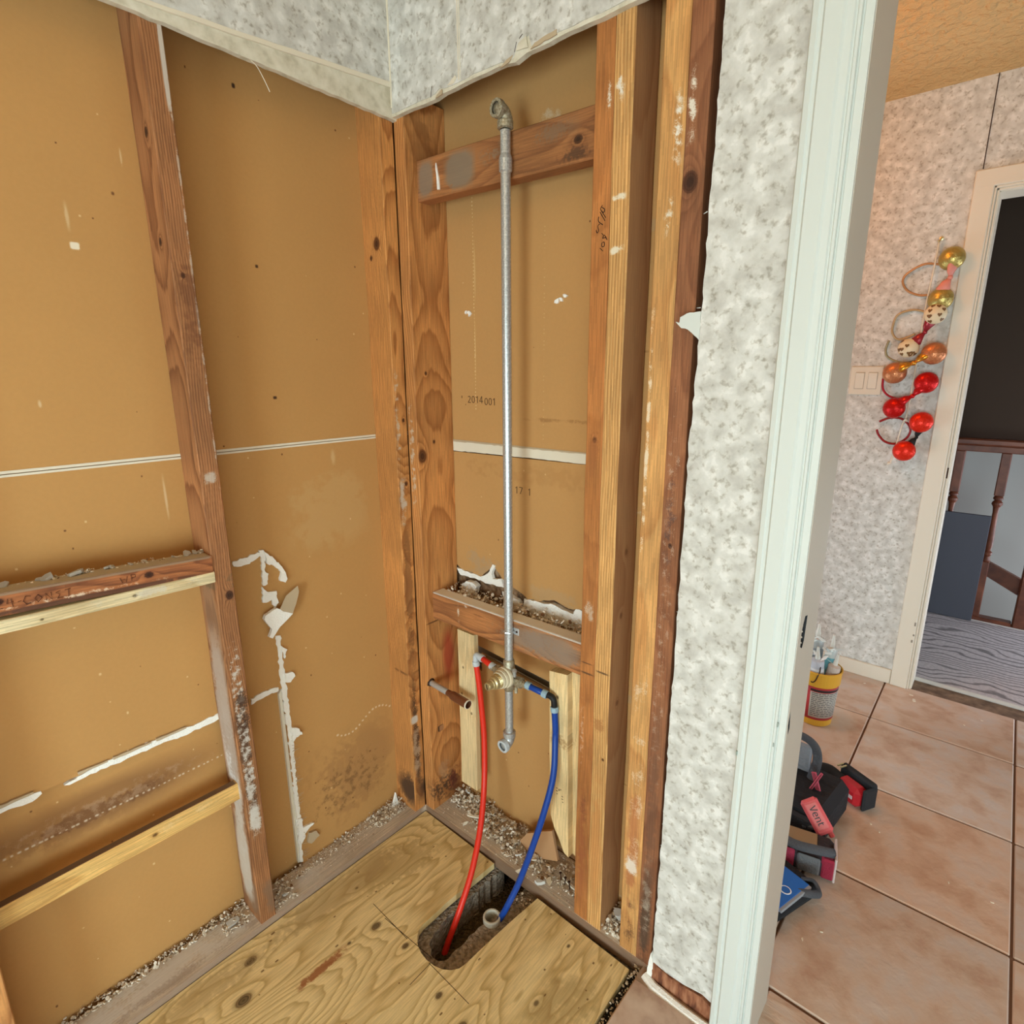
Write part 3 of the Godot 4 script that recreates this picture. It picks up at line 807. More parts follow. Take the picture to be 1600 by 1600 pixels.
# ---------------------------------------------------------------- floors
func ply_texture() -> ImageTexture:
	var W := 860
	var H := 1180
	var wide := 0.76
	var high := 1.05
	var data := PackedByteArray()
	data.resize(W * H * 3)
	var n := noise(FastNoiseLite.TYPE_SIMPLEX_SMOOTH, 1.0, 2, 71)
	var n2 := noise(FastNoiseLite.TYPE_SIMPLEX_SMOOTH, 1.0, 3, 72)
	var knots := [[0.207, 0.340, 0.011], [0.302, 0.325, 0.008], [0.056, 0.585, 0.013], [0.130, 0.635, 0.016], [0.447, 0.348, 0.008], [0.531, 0.360, 0.012], [0.194, 0.409, 0.004], [0.078, 0.309, 0.004], [0.599, 0.070, 0.004], [0.62, 0.22, 0.006], [0.30, 0.62, 0.012], [0.43, 0.52, 0.007]]
	var at := 0
	for j in H:
		var z := high * (j + 0.5) / H
		var near := []
		for k in knots:
			if absf(z - k[1]) < k[2] * 9.0:
				near.append(k)
		for i in W:
			var x := wide * (i + 0.5) / W
			var v := n.get_noise_2d(x * 3.4, z * 0.85) * 0.95 + n2.get_noise_2d(x * 9.0 + 40.0, z * 2.4) * 0.16 + x * 1.3
			var core := 9.0
			for k in near:
				var kx: float = (x - k[0]) / k[2]
				var kz: float = (z - k[1]) / k[2]
				v += 0.13 * exp(-(kx * kx * 0.22 + kz * kz * 0.045))
				core = minf(core, kx * kx * 1.5 + kz * kz * 0.75)
			var f := v * 8.5
			f -= floorf(f)
			var band := f * f * f
			if f > 0.9:
				band *= (1.0 - f) * 10.0
			var g := 0.93 + fine[((int(z * 130.0)) & 511) << 9 | (int(x * 1900.0) & 511)] * 0.00055
			var r := 244.0 - 48.0 * band
			var gg := 222.0 - 56.0 * band
			var b := 168.0 - 58.0 * band
			var wide_tone := 0.5 + 0.5 * n2.get_noise_2d(x * 6.0, z * 2.0 + 9.0)
			r -= 16.0 * wide_tone; gg -= 22.0 * wide_tone; b -= 24.0 * wide_tone
			if core < 1.0:
				var q := 0.42 + 0.3 * core + 0.1 * sin(core * 16.0)
				r *= q; gg *= q * 0.94; b *= q * 0.9
			elif core < 2.2:
				var q := 0.76 + 0.11 * core
				r *= q; gg *= q; b *= q
			data[at] = int(clampf(r * g, 0, 255)); data[at + 1] = int(clampf(gg * g, 0, 255)); data[at + 2] = int(clampf(b * g, 0, 255))
			at += 3
	# places are x and (1.05 - z)
	var mk := [
		[0.185, 0.212, 0.49, 0.64, rgb(150, 84, 48), 0.75, 0.02, 0.32, 3.0],
		[0.60, 0.74, 0.72, 1.0, rgb(150, 124, 78), 0.35, 0.3, 0.42, 3.0],
		[0.02, 0.18, 0.72, 1.03, rgb(168, 138, 88), 0.4, 0.2, 0.4, 3.0],
		[0.0, 0.10, 0.05, 1.05, rgb(176, 148, 104), 0.4, 0.2, 0.4, 3.0]]
	for k in 46:
		var x := rng.randf_range(0.02, 0.72)
		var y := rng.randf_range(0.4, 1.03)
		var s := rng.randf_range(0.001, 0.0024)
		mk.append([x - s, x + s, y - s * rng.randf_range(1.0, 4.0), y + s, rgb(104, 72, 40), 0.8, 0.02, -0.1])
	for k in mk:
		mark(data, W, H, wide, high, k, 5)
	return ImageTexture.create_from_image(Image.create_from_data(W, H, false, Image.FORMAT_RGB8, data))

func build_floors():
	var fl := setting("floor", "tiled floor of hall and bathroom, brown stone-look tiles with dark grout", "floor")
	var stone := ntex(noise(FastNoiseLite.TYPE_SIMPLEX, 0.006, 6, 51, 30.0), [[0.0, rgb(196, 162, 140)], [0.32, rgb(210, 184, 164)], [0.48, rgb(216, 194, 176)], [0.62, rgb(216, 198, 184)], [0.8, rgb(214, 200, 190)], [1.0, rgb(222, 210, 200)]], 1024)
	var sm := []
	for k in 4:
		var m := mat([Color.WHITE, rgb(248, 240, 232), rgb(240, 236, 232), rgb(255, 244, 234)][k], 0.42)
		m.albedo_texture = stone
		m.uv1_scale = Vector3(0.45, 0.45, 1)
		m.uv1_offset = Vector3([0.0, 0.53, 0.27, 0.71][k], [0.1, 0.42, 0.77, 0.3][k], 0)
		bumped(m, noise(FastNoiseLite.TYPE_SIMPLEX, 0.02, 5, 57, 20.0), 0.12, 512)
		sm.append(m)
	var xs := [0.106, 0.536, 0.966, 1.399, 1.832, 2.265]
	var zs := [-0.135, -0.571, -1.007, -1.451, -1.888]
	cube("grout_bed", Vector3(0.0, -0.06, -1.93), Vector3(2.9, 0.0065, -0.104), mat(rgb(112, 82, 62), 0.95), fl)
	cube("grout_bed", Vector3(0.76, -0.06, -0.104), Vector3(2.5, 0.0065, 3.4), mat(rgb(176, 150, 130), 0.95), fl)
	var g := 0.0030
	for i in 5:
		for j in 4:
			var lo := Vector3(xs[i] + g, -0.002, zs[j + 1] + g)
			var hi := Vector3(xs[i + 1] - g, 0.010 + 0.0006 * ((i * 7 + j * 3) % 3), zs[j] - g)
			if j == 3:
				lo.z = -1.80
			var q := MB.new()
			q.bbox(lo, hi, 0.003)
			obj("tile", q.done(), sm[(i * 3 + j * 5) % 4], fl)
	for i in 4:
		var q := MB.new()
		q.bbox(Vector3(maxf(0.996, xs[i + 1] + g) if i == 1 else xs[i + 1] + g, -0.002, -0.135 + g), Vector3(minf(xs[i + 2] - g, 1.76), 0.010, 0.02), 0.003)
		if i > 0 and i < 3:
			obj("tile", q.done(), sm[(i + 1) % 4], fl)
	var pink := tri_mat(ntex(noise(FastNoiseLite.TYPE_SIMPLEX, 0.012, 5, 53), [[0.0, rgb(170, 136, 118)], [0.5, rgb(206, 178, 158)], [1.0, rgb(220, 198, 180)]], 512), 0.7, 0.45)
	for i in 4:
		for j in 8:
			var q := MB.new()
			q.bbox(Vector3(0.760 + i * 0.44, -0.002, 0.040 + j * 0.44), Vector3(0.760 + i * 0.44 + 0.434, 0.010, 0.040 + j * 0.44 + 0.434), 0.003)
			obj("tile", q.done(), pink, fl)
	# old caulk bead along the foot of the papered strip
	var cb := MB.new()
	cb.tube([Vector3(0.772, 0.008, 0.02), Vector3(0.80, 0.006, 0.031), Vector3(0.86, 0.006, 0.034), Vector3(0.925, 0.006, 0.034)], [0.010, 0.013, 0.011, 0.012], 8, true, 0.5)
	obj("caulk_bead", cb.done(), M.gypsum, fl)
	obj("caulk_bead", slab(jag([Vector2(0.776, -0.02), Vector2(0.788, -0.02), Vector2(0.790, 0.05), Vector2(0.783, 0.075), Vector2(0.777, 0.03)], 0.01, 0.0012), 2, 0.001, 0.016), M.gypsum, fl)

	# subfloor below the sheet: rough concrete with a broken hole, dark soil under it
	var sb := setting("floor_subfloor", "broken concrete subfloor and dark soil seen through the plywood cutout", "floor")
	var conc := bumped(tri_mat(ntex(noise(FastNoiseLite.TYPE_SIMPLEX, 0.03, 5, 64), [[0.0, rgb(112, 100, 86)], [0.5, rgb(156, 142, 126)], [1.0, rgb(190, 176, 160)]], 256), 0.16, 0.95), noise(FastNoiseLite.TYPE_SIMPLEX, 0.05, 4, 65), 0.6, 256)
	var hole := [Vector2(0.312, -0.02), Vector2(0.308, 0.10), Vector2(0.306, 0.20), Vector2(0.318, 0.262), Vector2(0.345, 0.285), Vector2(0.372, 0.284), Vector2(0.386, 0.264), Vector2(0.384, 0.235), Vector2(0.386, 0.20), Vector2(0.388, 0.15), Vector2(0.396, 0.10), Vector2(0.402, 0.05), Vector2(0.408, -0.02)]
	var ring := PackedVector2Array([Vector2(0.76, -0.02), Vector2(0.76, 1.6), Vector2(-0.09, 1.6), Vector2(-0.09, -0.02)])
	ring.append_array(jag(hole, 0.011, 0.0045, false))
	obj("concrete_slab", slab(ring, 1, -0.030, -0.10), conc, sb)
	cube("soil_bed", Vector3(0.2, -0.22, -0.13), Vector3(0.55, -0.105, 0.4), bumped(tri_mat(ntex(noise(FastNoiseLite.TYPE_SIMPLEX, 0.05, 4, 66), [[0.0, rgb(84, 70, 48)], [1.0, rgb(122, 102, 74)]], 256), 0.2, 0.98), noise(FastNoiseLite.TYPE_SIMPLEX, 0.06, 3, 67), 1.2, 256), sb)
	cube("soil_bank", Vector3(0.2, -0.22, -0.16), Vector3(0.55, -0.03, -0.125), mat(rgb(92, 78, 58), 0.98), sb)
	cube("added_dark_block", Vector3(-0.12, -0.13, -0.17), Vector3(0.30, -0.031, -0.02), M.dark, sb)  # dark blocks added under the plate to stop light leaking in
	cube("added_dark_block", Vector3(0.43, -0.13, -0.17), Vector3(0.80, -0.031, -0.02), M.dark, sb)
	cube("sill_gap", Vector3(0.742, -0.05, 0.004), Vector3(0.77, -0.012, 1.6), M.dark, sb)

	var sheet := PackedVector2Array([Vector2(0.006, 0.007), Vector2(0.303, 0.012), Vector2(0.297, 0.10), Vector2(0.292, 0.18), Vector2(0.292, 0.245)])
	for k in 11:
		var a := PI + PI * k / 10.0
		sheet.append(Vector2(0.367 + 0.075 * cos(a), 0.262 - 0.052 * sin(a)))
	sheet.append_array(PackedVector2Array([Vector2(0.446, 0.20), Vector2(0.453, 0.11), Vector2(0.463, 0.018), Vector2(0.737, 0.024), Vector2(0.741, 0.5), Vector2(0.741, 1.55), Vector2(0.006, 1.55)]))
	var pm := mat(Color.WHITE, 0.55)
	pm.albedo_texture = ply_texture()
	var ps := thing("plywood_sheet", "new yellow plywood floor sheet with a rounded slot cut for the pipes", "plywood")
	obj("sheet", slab(sheet, 1, -0.002, -0.018, null, Vector2(0, 0), Vector2(1.0 / 0.76, 1.0 / 1.05)), pm, ps)
	var pl := MB.new()
	for s in [[Vector2(0.150, 0.308), Vector2(0.292, 0.311)], [Vector2(0.205, 0.313), Vector2(0.372, 0.303)], [Vector2(0.379, 0.312), Vector2(0.381, 0.376)], [Vector2(0.376, 0.315), Vector2(0.510, 0.317)]]:
		var dv: Vector2 = (s[1] - s[0]).orthogonal().normalized() * 0.0006
		slab(PackedVector2Array([s[0] - dv, s[1] - dv, s[1] + dv, s[0] + dv]), 1, -0.002, 0.0002, pl)
	obj("pencil_line", pl.done(), M.pencil, ps)

# ---------------------------------------------------------------- framing
func build_framing():
	var up := Basis.IDENTITY
	var lstud := Basis(Vector3(0, 0, -1), Vector3(0, 1, 0), Vector3(1, 0, 0))
	var bflat := Basis(Vector3(0, -1, 0), Vector3(1, 0, 0), Vector3(0, 0, 1))
	var lflat := Basis(Vector3(0, -1, 0), Vector3(0, 0, -1), Vector3(1, 0, 0))
	var dust := rgb(206, 198, 188)
	var murk := rgb(66, 46, 34)
	var amber := rgb(206, 146, 88)
	var deep := rgb(136, 78, 38)
	board("wall_stud", "weathered brown stud of the left wall, dusted white low down, beside the torn drywall line", "stud", 0.038, 0.09, 1.95, lw(0, 0.530, 0.013), lstud, {
		"early": rgb(170, 116, 74), "late": rgb(106, 62, 36), "space": 0.0046, "pith": Vector2(0.30, -0.05), "seed": 3, "drift": 0.02, "contrast": 0.85,
		"knots": [[0.075, 1.56, 0.006], [0.026, 0.86, 0.008], [0.07, 1.74, 0.007], [0.018, 1.50, 0.004]],
		"marks": [[0.0, 0.13, 0.0, 0.13, rgb(128, 100, 78), 0.7, 0.4, 0.28, 3.0], [0.04, 0.128, 0.0, 0.80, dust, 0.85, 0.16, 0.40, 2.0], [0.044, 0.128, 0.30, 0.80, rgb(214, 208, 204), 0.85, 0.10, 0.20, 3.0], [0.05, 0.13, 0.02, 0.30, rgb(196, 186, 174), 0.9, 0.3, 0.08, 3.0], [0.038, 0.128, 0.30, 1.0, rgb(150, 122, 100), 0.5, 0.12, 0.30, 3.0],
			[0.0, 0.032, 0.24, 0.66, murk, 0.7, 0.05, 0.40, 3.0], [0.002, 0.034, 0.24, 0.80, dust, 0.9, 0.012, 0.58, 4.0], [0.0, 0.03, 0.22, 0.5, dust, 0.8, 0.02, 0.52, 3.0], [0.0, 0.036, 0.24, 0.34, dust, 0.9, 0.03, 0.36, 3.0], [0.0, 0.06, 0.52, 0.66, murk, 0.7, 0.05, 0.52, 3.0],
			[0.0, 0.036, 1.10, 1.13, dust, 0.7, 0.02, 0.40, 3.0], [0.032, 0.038, 1.0, 1.95, dust, 0.6, 0.03, 0.50, 3.0], [0.0, 0.13, 0.86, 0.92, rgb(104, 88, 62), 0.6, 0.1, 0.34, 3.0], [0.0, 0.05, 1.3, 1.55, rgb(96, 56, 34), 0.4, 0.2, 0.44, 3.0], [0.028, 0.0385, 1.75, 1.95, dust, 0.85, 0.1, 0.25, 3.0]]})
	board("wall_stud", "orange stud at the near end of the left wall, left of both braces", "stud", 0.04, 0.09, 1.95, lw(0, 1.012, 0.013), lstud, {"early": amber, "late": deep, "seed": 5, "px": 500.0, "py": 400.0})
	board("wall_stud", "golden stud ending the left wall in the corner, its foot dark and splintered", "stud", 0.040, 0.09, 1.95, lw(-0.001, 0.0405, 0.013), lstud, {
		"early": rgb(204, 142, 80), "late": rgb(138, 80, 38), "space": 0.0045, "pith": Vector2(0.02, -0.20), "seed": 7, "drift": 0.035,
		"knots": [[0.028, 1.20, 0.0045], [0.026, 1.03, 0.005], [0.075, 1.63, 0.012], [0.10, 1.60, 0.005]],
		"marks": [[0.0, 0.13, 0.0, 0.14, murk, 0.85, 0.09, 0.28, 2.0], [0.0, 0.036, 0.0, 0.50, murk, 0.8, 0.05, 0.38, 2.0], [0.0, 0.03, 0.30, 0.33, dust, 0.95, 0.1, 0.02, 3.0], [0.0, 0.035, 0.10, 0.30, rgb(190, 160, 130), 0.8, 0.03, 0.44, 3.0], [0.0, 0.03, 0.9, 1.06, dust, 0.8, 0.03, 0.48, 3.0], [0.0, 0.02, 1.0, 1.4, dust, 0.7, 0.015, 0.62, 3.0], [0.0, 0.035, 0.45, 0.95, rgb(110, 72, 44), 0.5, 0.1, 0.42, 3.0], [0.0, 0.13, 0.46, 0.475, rgb(84, 50, 28), 0.6, 0.03, 0.42, 2.0]]})
	board("wall_stud", "golden corner stud of the wet wall with arched grain, open knot and red smear", "stud", 0.037, 0.13, 1.95, Vector3(0.0, 0.013, 0.0), up, {
		"early": rgb(204, 140, 80), "late": rgb(140, 82, 40), "space": 0.0085, "contrast": 0.72, "pith": Vector2(-0.14, -0.070), "side": 0.037, "seed": 9, "drift": 0.038,
		"knots": [[0.052, 1.105, 0.014], [0.095, 1.14, 0.004], [0.075, 1.32, 0.004]],
		"marks": [[0.0, 0.167, 0.0, 0.12, murk, 0.8, 0.12, 0.30, 2.0], [0.09, 0.167, 0.0, 0.14, rgb(92, 40, 30), 0.7, 0.2, 0.26, 2.0], [0.04, 0.12, 0.03, 0.2, rgb(176, 140, 110), 0.5, 0.1, 0.42, 2.0], [0.092, 0.150, 0.40, 0.60, rgb(176, 58, 38), 0.66, 0.4, 0.05, 2.0],
			[0.0, 0.03, 0.9, 1.3, dust, 0.7, 0.015, 0.60, 3.0], [0.066, 0.090, 0.258, 0.280, rgb(60, 38, 24), 0.95, 0.5, -0.6, 4.0], [0.072, 0.092, 0.258, 0.279, rgb(182, 128, 86), 0.95, 0.5, -0.6, 4.0], [0.036, 0.10, 0.62, 0.625, rgb(90, 54, 28), 0.8, 0.02, 0.1], [0.037, 0.167, 1.70, 1.95, rgb(130, 82, 44), 0.45, 0.3, 0.3, 2.0]]})
	board("wall_stud", "smooth orange-brown stud of the wet wall with handwritten figures", "stud", 0.0385, 0.12, 2.29, Vector3(0.5645, 0.002, 0.0), up, {
		"early": rgb(176, 114, 62), "late": rgb(146, 88, 44), "space": 0.006, "contrast": 0.55, "pith": Vector2(0.02, -0.3), "seed": 11,
		"knots": [[0.02, 1.20, 0.005]],
		"marks": [[0.0, 0.038, 0.0, 0.45, rgb(150, 84, 50), 0.6, 0.2, 0.30, 2.0], [0.0, 0.038, 1.10, 1.26, rgb(150, 92, 52), 0.6, 0.05, 0.40, 2.0], [0.0, 0.037, 0.80, 0.86, dust, 0.6, 0.03, 0.50, 3.0], [0.002, 0.02, 0.40, 0.66, rgb(206, 170, 146), 0.7, 0.012, 0.62, 3.0], [0.024, 0.0385, 1.76, 1.84, rgb(226, 220, 208), 0.9, 0.018, 0.40, 2.0], [0.0, 0.038, 0.25, 0.4, rgb(110, 66, 40), 0.5, 0.03, 0.52, 2.0], [0.0, 0.0385, 0.68, 0.684, murk, 0.7, 0.03, 0.2], [0.0, 0.0385, 0.705, 0.708, murk, 0.6, 0.03, 0.3]]})
	board("wall_stud", "pale straight-grained stud nailed to the stud with handwriting, its side face brown", "stud", 0.0385, 0.085, 2.29, Vector3(0.6035, -0.002, 0.0005), up, {
		"early": rgb(216, 168, 106), "late": rgb(158, 100, 50), "space": 0.0062, "pith": Vector2(0.30, -0.02), "side": 0.0385, "seed": 13, "drift": 0.012, "contrast": 0.9,
		"knots": [[0.075, 0.62, 0.006], [0.075, 0.83, 0.0055], [0.085, 0.97, 0.006], [0.028, 0.49, 0.003]],
		"marks": [[0.0385, 0.124, 0.0, 2.29, rgb(150, 104, 72), 0.65, 0.5, -0.4, 40.0], [0.0, 0.025, 1.775, 1.84, rgb(232, 226, 214), 0.9, 0.018, 0.42, 2.0], [0.0, 0.036, 1.63, 1.645, rgb(232, 222, 200), 0.9, 0.02, 0.36, 3.0], [0.0, 0.036, 1.54, 1.56, rgb(232, 222, 200), 0.9, 0.02, 0.42, 3.0], [0.0, 0.038, 0.0, 0.5, rgb(196, 128, 70), 0.5, 0.3, 0.3, 2.0], [0.0, 0.038, 0.55, 0.60, rgb(150, 94, 52), 0.5, 0.05, 0.4], [0.0, 0.0385, 0.70, 0.704, murk, 0.7, 0.03, 0.2], [0.0, 0.036, 1.9, 2.0, dust, 0.6, 0.03, 0.52]]})
	board("wall_stud", "light orange stud splashed with white plaster, standing right of the dark gap", "stud", 0.0445, 0.089, 2.29, Vector3(0.695, -0.004, 0.0), up, {
		"early": rgb(206, 154, 94), "late": rgb(172, 112, 60), "space": 0.0075, "contrast": 0.6, "pith": Vector2(0.0, -0.25), "seed": 15,
		"marks": [[0.022, 0.0445, 1.64, 1.80, rgb(236, 230, 218), 0.95, 0.018, 0.42, 2.0], [0.014, 0.036, 1.55, 1.64, rgb(230, 222, 206), 0.9, 0.018, 0.48, 2.0], [0.0, 0.044, 0.0, 0.55, rgb(170, 100, 62), 0.6, 0.3, 0.26, 2.0], [0.0, 0.0445, 0.05, 0.9, rgb(232, 214, 196), 0.5, 0.05, 0.70, 4.0], [0.0, 0.04, 0.23, 0.29, rgb(230, 216, 200), 0.9, 0.03, 0.46, 3.0], [0.0, 0.012, 0.9, 1.5, rgb(236, 220, 196), 0.8, 0.03, 0.52, 3.0], [0.0, 0.044, 0.0, 0.2, murk, 0.5, 0.05, 0.5, 2.0]]})
	board("wall_stud", "dark reddish stud specked with plaster, next to the edge of the papered drywall", "stud", 0.0375, 0.089, 2.32, Vector3(0.7395, -0.035, 0.0), up, {
		"early": rgb(150, 98, 66), "late": rgb(112, 66, 42), "space": 0.0065, "contrast": 0.6, "pith": Vector2(0.05, -0.25), "seed": 17,
		"knots": [[0.014, 1.67, 0.013], [0.02, 1.05, 0.004]],
		"marks": [[0.0, 0.022, 1.70, 1.86, rgb(230, 222, 206), 0.95, 0.026, 0.44, 2.0], [0.0, 0.036, 0.0, 0.34, rgb(74, 58, 46), 0.8, 0.08, 0.28, 2.0], [0.0, 0.0375, 0.05, 0.40, rgb(176, 164, 146), 0.8, 0.03, 0.44, 2.0], [0.0, 0.036, 0.3, 1.5, rgb(206, 186, 168), 0.6, 0.02, 0.68, 4.0], [0.0, 0.036, 0.95, 1.25, rgb(70, 56, 60), 0.5, 0.03, 0.5, 2.0], [0.0, 0.036, 0.0, 0.8, rgb(104, 74, 58), 0.45, 0.2, 0.34, 2.0]]})
	board("wall_stud", "half-hidden stud behind the papered strip, grey-brown", "stud", 0.04, 0.089, 2.29, Vector3(0.815, 0.002, -0.0005), up, {"early": rgb(150, 118, 92), "late": rgb(100, 72, 52), "seed": 18, "px": 400.0, "py": 300.0})
	# blocking between the studs
	var t1 := board("blocking", "reddish blocking board high behind the shower pipe, patched grey with a white sliver", "blocking", 0.090, 0.038, 0.528, Vector3(0.0375, 1.829, -0.036), Basis(Vector3(0, 0, 1), deg_to_rad(-1.7)) * bflat, {
		"early": rgb(166, 110, 66), "late": rgb(112, 68, 40), "space": 0.007, "contrast": 0.65, "pith": Vector2(0.03, -0.13), "seed": 21, "drift": 0.03,
		"knots": [[0.05, 0.47, 0.008]],
		"marks": [[0.0, 0.09, 0.0, 0.06, rgb(140, 124, 108), 0.8, 0.1, 0.16, 3.0], [0.0, 0.09, 0.09, 0.20, rgb(136, 120, 102), 0.85, 0.1, 0.22, 3.0], [0.0, 0.06, 0.20, 0.30, rgb(140, 116, 94), 0.75, 0.1, 0.34, 2.0], [0.0, 0.05, 0.32, 0.48, rgb(128, 102, 80), 0.7, 0.08, 0.34, 2.0], [0.055, 0.09, 0.40, 0.53, murk, 0.6, 0.1, 0.36, 2.0]]})
	obj("paper_sliver", slab(jag([Vector2(0.018, 0.070), Vector2(0.022, 0.069), Vector2(0.075, 0.074), Vector2(0.076, 0.082), Vector2(0.05, 0.079)], 0.01, 0.0006), 2, 0.0005, 0.003), M.gypsum, t1)
	var t2 := board("blocking", "grey-topped red-grained blocking board behind the valve, dusted with plaster", "blocking", 0.082, 0.038, 0.528, Vector3(0.036, 0.729, -0.030), Basis(Vector3(0, 0, 1), deg_to_rad(0.7)) * bflat, {
		"early": rgb(180, 118, 70), "late": rgb(104, 62, 38), "space": 0.0045, "pith": Vector2(0.045, -0.10), "seed": 23, "drift": 0.02,
		"marks": [[0.082, 0.12, 0.0, 0.53, rgb(240, 237, 232), 1.0, 0.3, -0.3, 40.0], [0.0, 0.004, 0.0, 0.53, rgb(206, 200, 190), 0.9, 0.2, -0.2, 40.0], [0.0, 0.082, 0.20, 0.53, rgb(142, 120, 102), 0.8, 0.12, 0.24, 2.0], [0.0, 0.082, 0.32, 0.55, rgb(142, 122, 106), 0.8, 0.08, 0.22, 3.0], [0.0, 0.082, 0.27, 0.36, rgb(96, 70, 54), 0.7, 0.05, 0.46, 2.0], [0.002, 0.07, 0.10, 0.112, rgb(220, 208, 192), 0.85, 0.02, 0.42, 2.0], [0.0, 0.02, 0.12, 0.15, rgb(226, 216, 204), 0.85, 0.02, 0.46, 2.0]]})
	t2.set_meta("label", "grey-topped red-grained blocking board behind the valve, dusted with plaster")
	board("wall_brace", "reddish upper brace of the left wall with handwriting, plaster crumbs along its top", "brace", 0.040, 0.046, 0.446, Vector3(0.002, 0.9925, 0.975), Basis(Vector3(1, 0, 0), deg_to_rad(-3.0)) * lflat, {
		"early": rgb(176, 108, 64), "late": rgb(104, 56, 32), "space": 0.006, "pith": Vector2(0.03, -0.03), "seed": 25, "drift": 0.05,
		"knots": [[0.016, 0.33, 0.006], [0.014, 0.11, 0.006]],
		"marks": [[0.04, 0.086, 0.0, 0.446, rgb(196, 186, 168), 0.95, 0.2, -0.2, 40.0], [0.0, 0.005, 0.0, 0.446, rgb(150, 128, 106), 0.8, 0.1, 0.1, 40.0], [0.022, 0.034, 0.0, 0.43, rgb(226, 202, 176), 0.9, 0.016, 0.50, 2.0], [0.03, 0.04, 0.0, 0.446, rgb(84, 54, 40), 0.8, 0.2, 0.2, 3.0]]})
	board("wood_batten", "cream grey batten nailed under the upper brace of the left wall", "batten", 0.0235, 0.03, 0.446, Vector3(0.003, 0.9435, 0.975), Basis(Vector3(1, 0, 0), deg_to_rad(-1.2)) * lflat, {
		"early": rgb(222, 202, 160), "late": rgb(176, 146, 100), "space": 0.005, "contrast": 0.6, "pith": Vector2(0.01, -0.2), "seed": 27,
		"knots": [[0.011, 0.30, 0.003], [0.012, 0.10, 0.003], [0.014, 0.16, 0.002]], "marks": [[0.0, 0.023, 0.2, 0.446, rgb(214, 206, 190), 0.6, 0.04, 0.40, 2.0]]})
	board("wall_brace", "pale yellow brace board low on the left wall, butting the dusty stud", "brace", 0.044, 0.020, 0.446, Vector3(-0.028, 0.4045, 0.975), lflat, {
		"early": rgb(222, 178, 108), "late": rgb(176, 124, 62), "space": 0.0055, "contrast": 0.7, "pith": Vector2(0.02, -0.15), "seed": 29,
		"knots": [[0.02, 0.27, 0.004]], "marks": [[0.044, 0.064, 0.0, 0.446, rgb(104, 80, 64), 0.9, 0.2, -0.2, 40.0], [0.0, 0.03, 0.2, 0.43, rgb(236, 206, 156), 0.5, 0.04, 0.46, 2.0]]})
	# bottom plates
	var plate := {"early": rgb(202, 186, 168), "late": rgb(172, 152, 132), "space": 0.006, "contrast": 0.5, "px": 700.0, "py": 700.0, "pith": Vector2(0.0, -0.2)}
	var p1 := plate.duplicate()
	p1.merge({"seed": 31, "marks": [[0.0, 0.038, 0.0, 0.80, rgb(122, 90, 66), 0.8, 0.2, 0.0, 40.0], [0.04, 0.17, 0.0, 0.8, rgb(206, 196, 180), 0.6, 0.05, 0.42, 2.0], [0.04, 0.17, 0.4, 0.8, rgb(160, 144, 128), 0.5, 0.08, 0.46, 2.0]]})
	board("bottom_plate", "dusty bottom plate of the wet wall, covered in plaster rubble", "bottom plate", 0.038, 0.133, 0.78, Vector3(0.0, 0.014, 0.003), bflat, p1)
	var p2 := plate.duplicate()
	p2.merge({"seed": 33, "marks": [[0.0, 0.038, 0.0, 1.6, rgb(150, 122, 100), 0.8, 0.2, 0.1, 40.0], [0.04, 0.131, 0.0, 1.6, rgb(214, 206, 198), 0.7, 0.08, 0.30, 2.0], [0.04, 0.08, 0.0, 1.6, rgb(160, 140, 126), 0.5, 0.06, 0.50, 2.0]]})
	board("bottom_plate", "grey dusty bottom plate running along the foot of the left wall", "bottom plate", 0.038, 0.093, 1.596, Vector3(0.003, 0.014, 1.60), lflat, p2)
	# battens in the plumbing bay
	board("wood_batten", "new pale batten in the plumbing bay, left of the red tube", "batten", 0.066, 0.018, 0.498, Vector3(0.118, 0.135, -0.046), up, {"early": rgb(230, 202, 154), "late": rgb(206, 168, 116), "space": 0.008, "contrast": 0.55, "pith": Vector2(0.03, -0.2), "seed": 35, "knots": [[0.05, 0.25, 0.0035], [0.012, 0.30, 0.003], [0.02, 0.385, 0.003]]})
	var bt := thing("wood_batten", "new pale batten in the plumbing bay behind the blue tube, with stamped marks", "batten")
	var bmx := wood_mat(wood(0.09, 0.03, 0.52, {"early": rgb(232, 202, 150), "late": rgb(212, 174, 118), "space": 0.009, "contrast": 0.5, "pith": Vector2(0.03, -0.2), "seed": 37, "knots": [[0.03, 0.45, 0.004], [0.022, 0.23, 0.004]], "marks": [[0.0, 0.09, 0.3, 0.36, rgb(150, 100, 54), 0.5, 0.1, 0.3, 2.0]]}))
	obj("batten", slab(jag([Vector2(0.446, 0.622), Vector2(0.500, 0.630), Vector2(0.506, 0.40), Vector2(0.514, 0.112), Vector2(0.500, 0.118), Vector2(0.484, 0.150), Vector2(0.468, 0.176), Vector2(0.455, 0.21), Vector2(0.449, 0.40)], 0.05, 0.0004), 2, -0.068, 0.023, null, Vector2(0.44, 0.63), Vector2(8.0, -1.92)), bmx, bt)
	obj("backing_strip", slab(PackedVector2Array([Vector2(0.498, 0.632), Vector2(0.545, 0.64), Vector2(0.545, 0.10), Vector2(0.512, 0.11)]), 2, -0.085, 0.020, null, Vector2(0.44, 0.63), Vector2(8.0, -1.92)), bmx, bt)
	var sm := MB.new()
